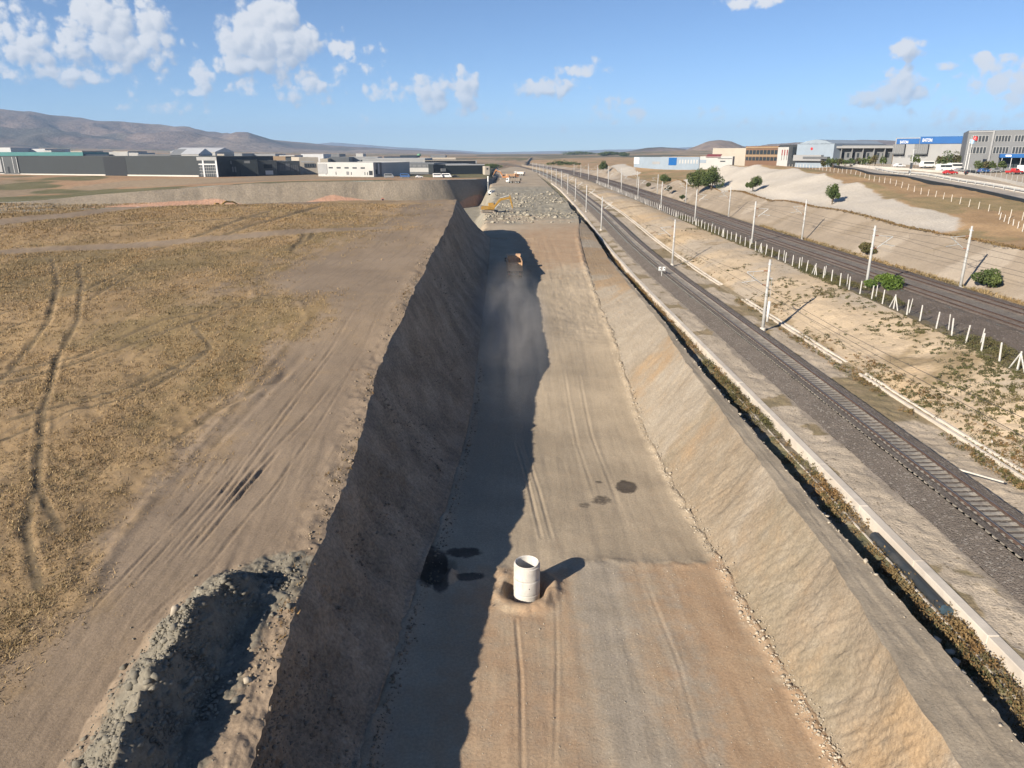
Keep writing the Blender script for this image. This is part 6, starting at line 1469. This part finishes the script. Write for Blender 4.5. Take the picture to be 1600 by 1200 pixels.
def clumps(name, P, r, h, leaves, size, m, label, cat):
    """low bushy clumps of small leaves"""
    n = len(P); k = n * leaves; v = rng.normal(size=(k, 3)); v /= np.linalg.norm(v, axis=1, keepdims=True); v *= (rng.uniform(.1, 1, k) ** .5)[:, None]; v[:, 2] = np.abs(v[:, 2])
    C = np.repeat(P, leaves, 0) + v * np.stack([np.repeat(r, leaves), np.repeat(r, leaves), np.repeat(h, leaves)], 1)
    tint = np.clip(np.repeat(rng.uniform(0, 1, n), leaves) + rng.normal(0, .2, k), 0, 1)
    o = link(name, leaves_mesh(name, C, size, tint, up=.6), None, m); tag(o, label, cat, kind='stuff'); return o
def field_points(n, ymax, ymin=14):
    y = ymin + (ymax - ymin) * rng.uniform(0, 1, n) ** 1.5; tau = rng.uniform(.0, .72, n); x = rim_x(y) - tau * np.maximum(y, 18)
    sf_ = 1 + np.clip(y - 25, 0, 90) / 22; ok = (poly_sd(x, y, BARE) / sf_ + 1.8 * fbm(x, y, .35 / 1.6, 4, 73) < rng.normal(-.3, 1.0, n)); x, y = x[ok], y[ok]
    rut = np.zeros(len(x), bool)
    for (pl, w, d) in RUTS: dd, _ = seg_dist(x, y, pl); rut |= dd < w * 1.2
    dd, _ = seg_dist(x, y, PATH_FAR); rut |= dd < 1.6
    dd, _ = seg_dist(x, y, PATH_TOP); rut |= dd < 3.2
    dens = fbm(x, y, .25, 3, 311) + fbm(x, y, 1.2, 2, 312) * .8
    keep = ~rut & (dens > rng.uniform(-.75, .35, len(x))); x, y = x[keep], y[keep]
    return np.stack([x, y, field_z(x, y) - .02], 1)
P = field_points(120000, 140); dist = np.hypot(P[:, 0], P[:, 1])
tufts('dry_grass', P, .05 + .07 * rng.uniform(0, 1, len(P)) + .0010 * dist, .07 + .002 * dist, 5, M['grass_dry'], 'short dry yellow grass covering the field left of the haul road', 'grass')
def edge_points(fx, n, y0, y1, w, zf_, power=1.0):
    y = y0 + (y1 - y0) * rng.uniform(0, 1, n) ** power; x = fx(y) + rng.normal(0, 1, n) * w; return x, y
# weeds in the ditch and channel
n = 4600; y = 16 + 190 * rng.uniform(0, 1, n) ** 1.7; f = rng.uniform(0, 1, n) ** .8; x = (xo_y(y) + 1.15) * (1 - f) + (20.68 + c_y(y)) * f
den = fbm(x, y, .22, 3, 321) + .25 * np.exp(-((y - 62) / 16) ** 2); ok = den > rng.uniform(-.35, .25, n); ok &= ~((x > 19.95) & (y > 27.8) & (y < 36.0) & (rng.uniform(0, 1, n) < .9)); x, y, f = x[ok], y[ok], f[ok]
z = (zc_y(y) - 1.35) * (1 - f) + (zt_y(y) - 1.65) * f
grn = (fbm(x, y, .12, 3, 323) + .6 * np.exp(-((y - 62) / 15) ** 2) - .22 + rng.normal(0, .12, len(x))) > .02
for nm, sel, mt, lb in (('dry_weeds', ~grn, 'leaf_dry', 'dry brown weeds filling the ditch beside the concrete channel'), ('green_weeds', grn, 'leaf_olive', 'green weeds in the ditch beside the concrete channel')):
    Q = np.stack([x, y, z], 1)[sel]; clumps(nm, Q, .16 + .26 * rng.uniform(0, 1, len(Q)), .28 + .42 * rng.uniform(0, 1, len(Q)), 24, .11, M[mt], lb, 'weeds')
def emb_z(x, y):
    a = E['slopeL'](y); b = E['slopeR'](y); t_ = np.clip((x - a[0]) / (b[0] - a[0]), 0, 1); w = np.sin(t_ * math.pi)
    return a[1] + (b[1] - a[1]) * t_ + np.abs(w) ** .6 * (.55 * fbm(x, y, .10, 4, 183) + .16 * fbm(x, y, .8, 4, 184)) + .75 * w * np.clip((y - 60) / 50, 0, 1)
# scrub on the embankment slope, its foot and the fence strip
n = 3600; y = 42 + 130 * rng.uniform(0, 1, n) ** 1.4; t_ = rng.uniform(0, 1, n); a, b = E['slopeL'](y), E['slopeR'](y); x = a[0] + (b[0] - a[0]) * t_
den = fbm(x, y, .16, 3, 331) + .50 * np.exp(-((t_ - .85) / .25) ** 2) * (y < 95) + .2 * (y < 62); ok = den > rng.uniform(.18, .75, n); Q = np.stack([x, y, emb_z(x, y)], 1)[ok]
clumps('embankment_scrub', Q, .16 + .55 * rng.uniform(0, 1, len(Q)) ** 2, .12 + .32 * rng.uniform(0, 1, len(Q)) ** 2, 44, .11, M['leaf_olive'], 'low olive scrub dotted over the sandy embankment slope', 'scrub')
n = 3800; y = 40 + 150 * rng.uniform(0, 1, n) ** 1.5; x = rng.uniform(31.6, 35.4, n) + c_y(y); den = fbm(x, y, .16, 3, 333) + .35 * (y < 70); ok = (den > rng.uniform(-.1, .55, n)) & ~((x > 32.65) & (x < 33.6) & (den < .3)); x, y = x[ok], y[ok]
z = np.where(x < 33.5 + c_y(y), zt_y(y) - .92, emb_z(x, y)); Q = np.stack([x, y, z], 1)
clumps('foot_grass', Q[::2], .12 + .25 * rng.uniform(0, 1, len(Q[::2])), .12 + .25 * rng.uniform(0, 1, len(Q[::2])), 20, .10, M['leaf_olive'], 'green grass along the gutter at the embankment foot', 'grass')
clumps('foot_dry_grass', Q[1::2], .12 + .25 * rng.uniform(0, 1, len(Q[1::2])), .12 + .2 * rng.uniform(0, 1, len(Q[1::2])), 20, .10, M['leaf_dry'], 'brown dry grass along the gutter at the embankment foot', 'grass')
n = 7500; y = 46 + 160 * rng.uniform(0, 1, n) ** 1.6; x = fence_x(y) + c_y(y) + rng.uniform(-.8, 3.2, n); den = fbm(x, y, .14, 3, 335); ok = den > rng.uniform(-.35, .35, n); x, y = x[ok], y[ok]
Q = np.stack([x, y, z2_y(y) - .65], 1); clumps('fence_grass', Q, .2 + .35 * rng.uniform(0, 1, len(Q)), .15 + .25 * rng.uniform(0, 1, len(Q)), 18, .13, M['leaf_olive'], 'rank grass growing along the line of concrete fence posts', 'grass')
n = 900; y = 60 + 120 * rng.uniform(0, 1, n) ** 1.3; x = 60.9 + c_y(y) + rng.uniform(-.3, 1.4, n); Q = np.stack([x, y, z2_y(y) - .7], 1)
tufts('cutting_foot_grass', Q, .25 + .2 * rng.uniform(0, 1, n), .2 + 0 * x, 8, M['leaf_straw'], 'dry grass fringe between far ballast and sandy cutting', 'grass')
n = 2400; y = 60 + 260 * rng.uniform(0, 1, n) ** 1.2; x = 70 + c_y(y) + .5 * fbm(y, y * 0, .1, 3, 201) + rng.normal(.1, .35, n); Q = np.stack([x, y, HILL(70 + 0 * y, y) + .05], 1); Q = Q[fbm(x, y, .06, 3, 338) > rng.uniform(-.4, .3, n)]
clumps('berm_grass', Q, .2 + .35 * rng.uniform(0, 1, len(Q)), .12 + .2 * rng.uniform(0, 1, len(Q)), 10, .2, M['leaf_dry'], 'brown grass line along the top edge of the sandy cutting', 'grass')
n = 600; y = 17 + 75 * rng.uniform(0, 1, n) ** 1.5; x = rim_x(y) - np.abs(rng.normal(0, .7, n)) - .1; ok = fbm(x, y, .2, 3, 337) > rng.uniform(-.1, .5, n); x, y = x[ok], y[ok]
Q = np.stack([x, y, field_z(x, y) - .02], 1); tufts('rim_weeds', Q, .10 + .12 * rng.uniform(0, 1, len(Q)), .12 + 0 * x, 7, M['leaf_dry'], 'straggly dry weeds along the rim above the shaded cut face', 'weeds')

# --- stones
def rock_proto(seed):
    rs = np.random.default_rng(seed); bm = bmesh.new(); bmesh.ops.create_icosphere(bm, subdivisions=1, radius=1.0)
    for v in bm.verts: v.co *= rs.uniform(.48, 1.15)
    for v in bm.verts: v.co.z *= .72
    V = np.array([v.co[:] for v in bm.verts]); F = np.array([[q.index for q in f.verts] for f in bm.faces]); bm.free(); return V, F
PROTO = [rock_proto(k) for k in range(6)]
def stones(name, P, size, m, label, cat='stones'):
    Vs, Fs = [], []; n0 = 0; n = len(P); kinds = rng.integers(0, 6, n)
    for k in range(6):
        i = np.where(kinds == k)[0]
        if not len(i): continue
        V, F = PROTO[k]; a = rng.uniform(0, 6.283, len(i)); ca, sa = np.cos(a)[:, None], np.sin(a)[:, None]; s = size[i][:, None]
        st = rng.uniform(.7, 1.3, (len(i), 3))
        vx = V[None, :, 0] * st[:, 0:1]; vy = V[None, :, 1] * st[:, 1:2]; vz = V[None, :, 2] * st[:, 2:3]
        W = np.stack([(vx * ca - vy * sa) * s + P[i, 0:1], (vx * sa + vy * ca) * s + P[i, 1:2], vz * s + P[i, 2:3]], -1).reshape(-1, 3)
        G_ = (F[None] + (np.arange(len(i)) * len(V))[:, None, None] + n0).reshape(-1, 3); n0 += len(W); Vs.append(W); Fs.append(G_)
    o = link(name, np_mesh(name, np.concatenate(Vs), np.concatenate(Fs)), None, m); tag(o, label, cat, kind='stuff'); return o
mat('heap_rock', (.175, .160, .128), .92, .22, 2.2, bump=.4, bscale=14); mat('bench_rock', (.27, .245, .195), .92, .25, .5, bump=.4, bscale=6); mat('pale_stone', (.36, .315, .25), .92, .18, 2.0, bump=.3, bscale=14); mat('face_clod', (.215, .172, .128), .95, .2, 2.0, bump=.3, bscale=14); mat('soil_clod', (.235, .185, .130), .95, .2, 2.0, bump=.3, bscale=14)
n = 11000; h = rng.integers(0, len(HEAPS), n); hx = np.array([p[0][0] for p in HEAPS])[h]; hy = np.array([p[0][1] for p in HEAPS])[h]; x = hx + rng.normal(.2, 1.0, n); y = hy + rng.normal(0, .75, n)
ok = x < rim_x(y) - .25; x, y = x[ok], y[ok]; s = rng.lognormal(-3.4, .70, len(x)).clip(.012, .30)
stones('heap_stones', np.stack([x, y, field_z(x, y) + s * .2], 1), s, M['heap_rock'], 'broken grey green rock tipped in heaps along the rim', 'rubble')
n = 2600; y = 15 + 90 * rng.uniform(0, 1, n) ** 1.6; x = rim_x(y) - np.abs(rng.normal(0, .8, n)) - .05; ok = fbm(x, y, .3, 3, 341) > rng.uniform(-.35, .5, n); x, y = x[ok], y[ok]; s = rng.lognormal(-3.2, .5, len(x)).clip(.015, .2)
stones('rim_stones', np.stack([x, y, field_z(x, y) + s * .3], 1), s, M['soil_clod'], 'clods and stones strewn along the rim of the cutting')
n = 2600; y = 22 + 105 * rng.uniform(0, 1, n) ** 1.5; x = rtoe_x(y) - .12 + rng.normal(0, .22, n); s = rng.lognormal(-3.2, .5, n).clip(.015, .22)
stones('right_toe_stones', np.stack([x, y, floor_z(x, y) + s * .3 + np.clip(x - rtoe_x(y), 0, 1) * 1.4], 1), s, M['pale_stone'], 'line of pale loose stones at the foot of the sunlit bank')
n = 900; y = 22 + 60 * rng.uniform(0, 1, n) ** 1.5; x = ltoe_x(y) + .25 + np.abs(rng.normal(0, .3, n)); s = rng.lognormal(-3.1, .5, n).clip(.015, .2)
stones('left_toe_stones', np.stack([x, y, floor_z(x, y) + s * .3], 1), s, M['soil_clod'], 'clods fallen at the foot of the shaded cut face')
n = 1500; y = 22 + 17 * rng.uniform(0, 1, n); x = rng.uniform(-4, 13, n); s = rng.lognormal(-3.9, .4, n).clip(.01, .07)
stones('floor_pebbles', np.stack([x, y, floor_z(x, y) + s * .2], 1), s, M['pale_stone'], 'small pebbles on the near gravel layer of the haul floor')
n = 1800; y = 16 + 120 * rng.uniform(0, 1, n) ** 1.5; x = xo_y(y) + rng.normal(.45, .35, n); s = rng.lognormal(-3.0, .55, n).clip(.02, .3); t_ = np.clip((x - xo_y(y)) / .75, 0, 1)
stones('ditch_stones', np.stack([x, y, zc_y(y) - .05 - 1.3 * t_ + s * .3], 1), s, M['pale_stone'], 'stones tumbled down the shaded ditch bank')
n = 7000; y = 184 + 140 * rng.uniform(0, 1, n) ** 1.2; x = rng.uniform(-7.5, 18.5, n); d_ = fbm(x, y, .1, 3, 343) + .5 * np.exp(-((y - 206) / 10) ** 2) + .5 * np.exp(-((y - 262) / 18) ** 2); ok = d_ > rng.uniform(-.2, .6, n); x, y = x[ok], y[ok]; s = rng.lognormal(-1.95, .68, len(x)).clip(.06, 1.0)
stones('bench_rubble', np.stack([x, y, floor_z(x, y) + s * .25], 1), s, M['bench_rock'], 'blasted grey green rock covering the bench beyond the ramp', 'rubble')
# clods clinging to the shaded face
n = 5200; y = 17 + 110 * rng.uniform(0, 1, n) ** 1.7; f = rng.uniform(.03, 1, n); x = rim_x(y) + (ltoe_x(y) - rim_x(y)) * f - .45 * np.sin(f * math.pi); z = zp_y(y) + (zf_y(y) - zp_y(y)) * f
s = rng.lognormal(-3.0, .5, n).clip(.02, .2); stones('face_clods', np.stack([x, y, z], 1), s, M['face_clod'], 'clods of earth sticking out of the shaded cut face')
# single boulders big enough to point at
V, F = PROTO[2]
for j, (p, s, mt, lab) in enumerate((((gp(281, 1003)), .30, 'pale_stone', 'pale upright boulder on the sunny side of the rock heap'), ((gp(452, 955)), .2, 'heap_rock', 'grey boulder at the upper right corner of the rock heap'), ((gp(388, 1068)), .22, 'pale_stone', 'tan boulder between rock heap and rim'))):
    me = np_mesh('boulder', V * np.array([.75, .8, 1.3]) * s * 1.2, F); o = link('boulder', me, None, M[mt]); o.location = (p[0], p[1], float(field_z(np.float64(p[0]), np.float64(p[1]))) + s * .5); o.rotation_euler = (0, .1, j)
    tag(o, lab, 'boulder', 'boulders near the rock heap')
for j, (u, v, s) in enumerate(((1462, 1005, .28), (1484, 1022, .26), (1492, 1038, .3))):
    x, y = ray_xy(u, v, 20.8); me = np_mesh('boulder', PROTO[j][0] * s, F); o = link('boulder', me, None, M['pale_stone']); o.location = (x, y, CAM_Z - 20.8 + .1)
    tag(o, ['pale boulder in the ditch, farthest of three near the weeds', 'pale boulder in the ditch, middle of three near the weeds', 'pale boulder in the ditch, nearest of three near the weeds'][j], 'boulder', 'boulders in the ditch')

# ------------------------------------------------------------------ haze and dust
def volume_mat(name, dens, col, aniso=.0, noise=None):
    m = bpy.data.materials.new(name); m.use_nodes = True; t = NT(m.node_tree); t.n.clear()
    out = t.add('ShaderNodeOutputMaterial'); v = t.add('ShaderNodeVolumePrincipled'); v.inputs['Color'].default_value = (*col, 1); v.inputs['Anisotropy'].default_value = aniso
    v.inputs['Density'].default_value = dens
    t.l.new(v.outputs[0], out.inputs['Volume']); return m
hm = volume_mat('haze_air', 8.0e-5, (.46, .68, 1.0), .0)
o = MB().box(-16500, 16500, -700, 17600, -40, 560).build('haze', hm); tag(o, 'thin pale blue haze over the plain and hills', 'haze', kind='stuff')

def dust_mat():
    m = bpy.data.materials.new('dust_air'); m.use_nodes = True; t = NT(m.node_tree); t.n.clear()
    out = t.add('ShaderNodeOutputMaterial'); v = t.add('ShaderNodeVolumePrincipled'); v.inputs['Color'].default_value = (.82, .78, .74, 1)
    co = t.add('ShaderNodeTexCoord').outputs['Object']
    fall = t.math('POWER', t.math('MAXIMUM', t.math('SUBTRACT', 1.0, t.vmath('DOT_PRODUCT', co, co)), 0.0), 1.4)
    n = t.ramp(t.noise(co, 2.4, 3, .6, .6), .30, .70)
    t.put(v.inputs['Density'], t.math('MULTIPLY', t.math('MULTIPLY', fall, n), .075)); t.l.new(v.outputs[0], out.inputs['Volume']); return m
dm_ = dust_mat()
b = bmesh.new(); bmesh.ops.create_icosphere(b, subdivisions=3, radius=1.0); me = bpy.data.meshes.new('dust_cloud'); b.to_mesh(me); b.free()
me.materials.append(dm_)
o = link('dust_cloud', me); o.location = (-.6, 93, fz(-.6, 95) + 1.6); o.scale = (6.2, 36, 5.6); o.rotation_euler = (.05, 0, .02); tag(o, 'thin dust cloud trailing behind the tipper truck in the shaded cutting', 'dust', kind='stuff')
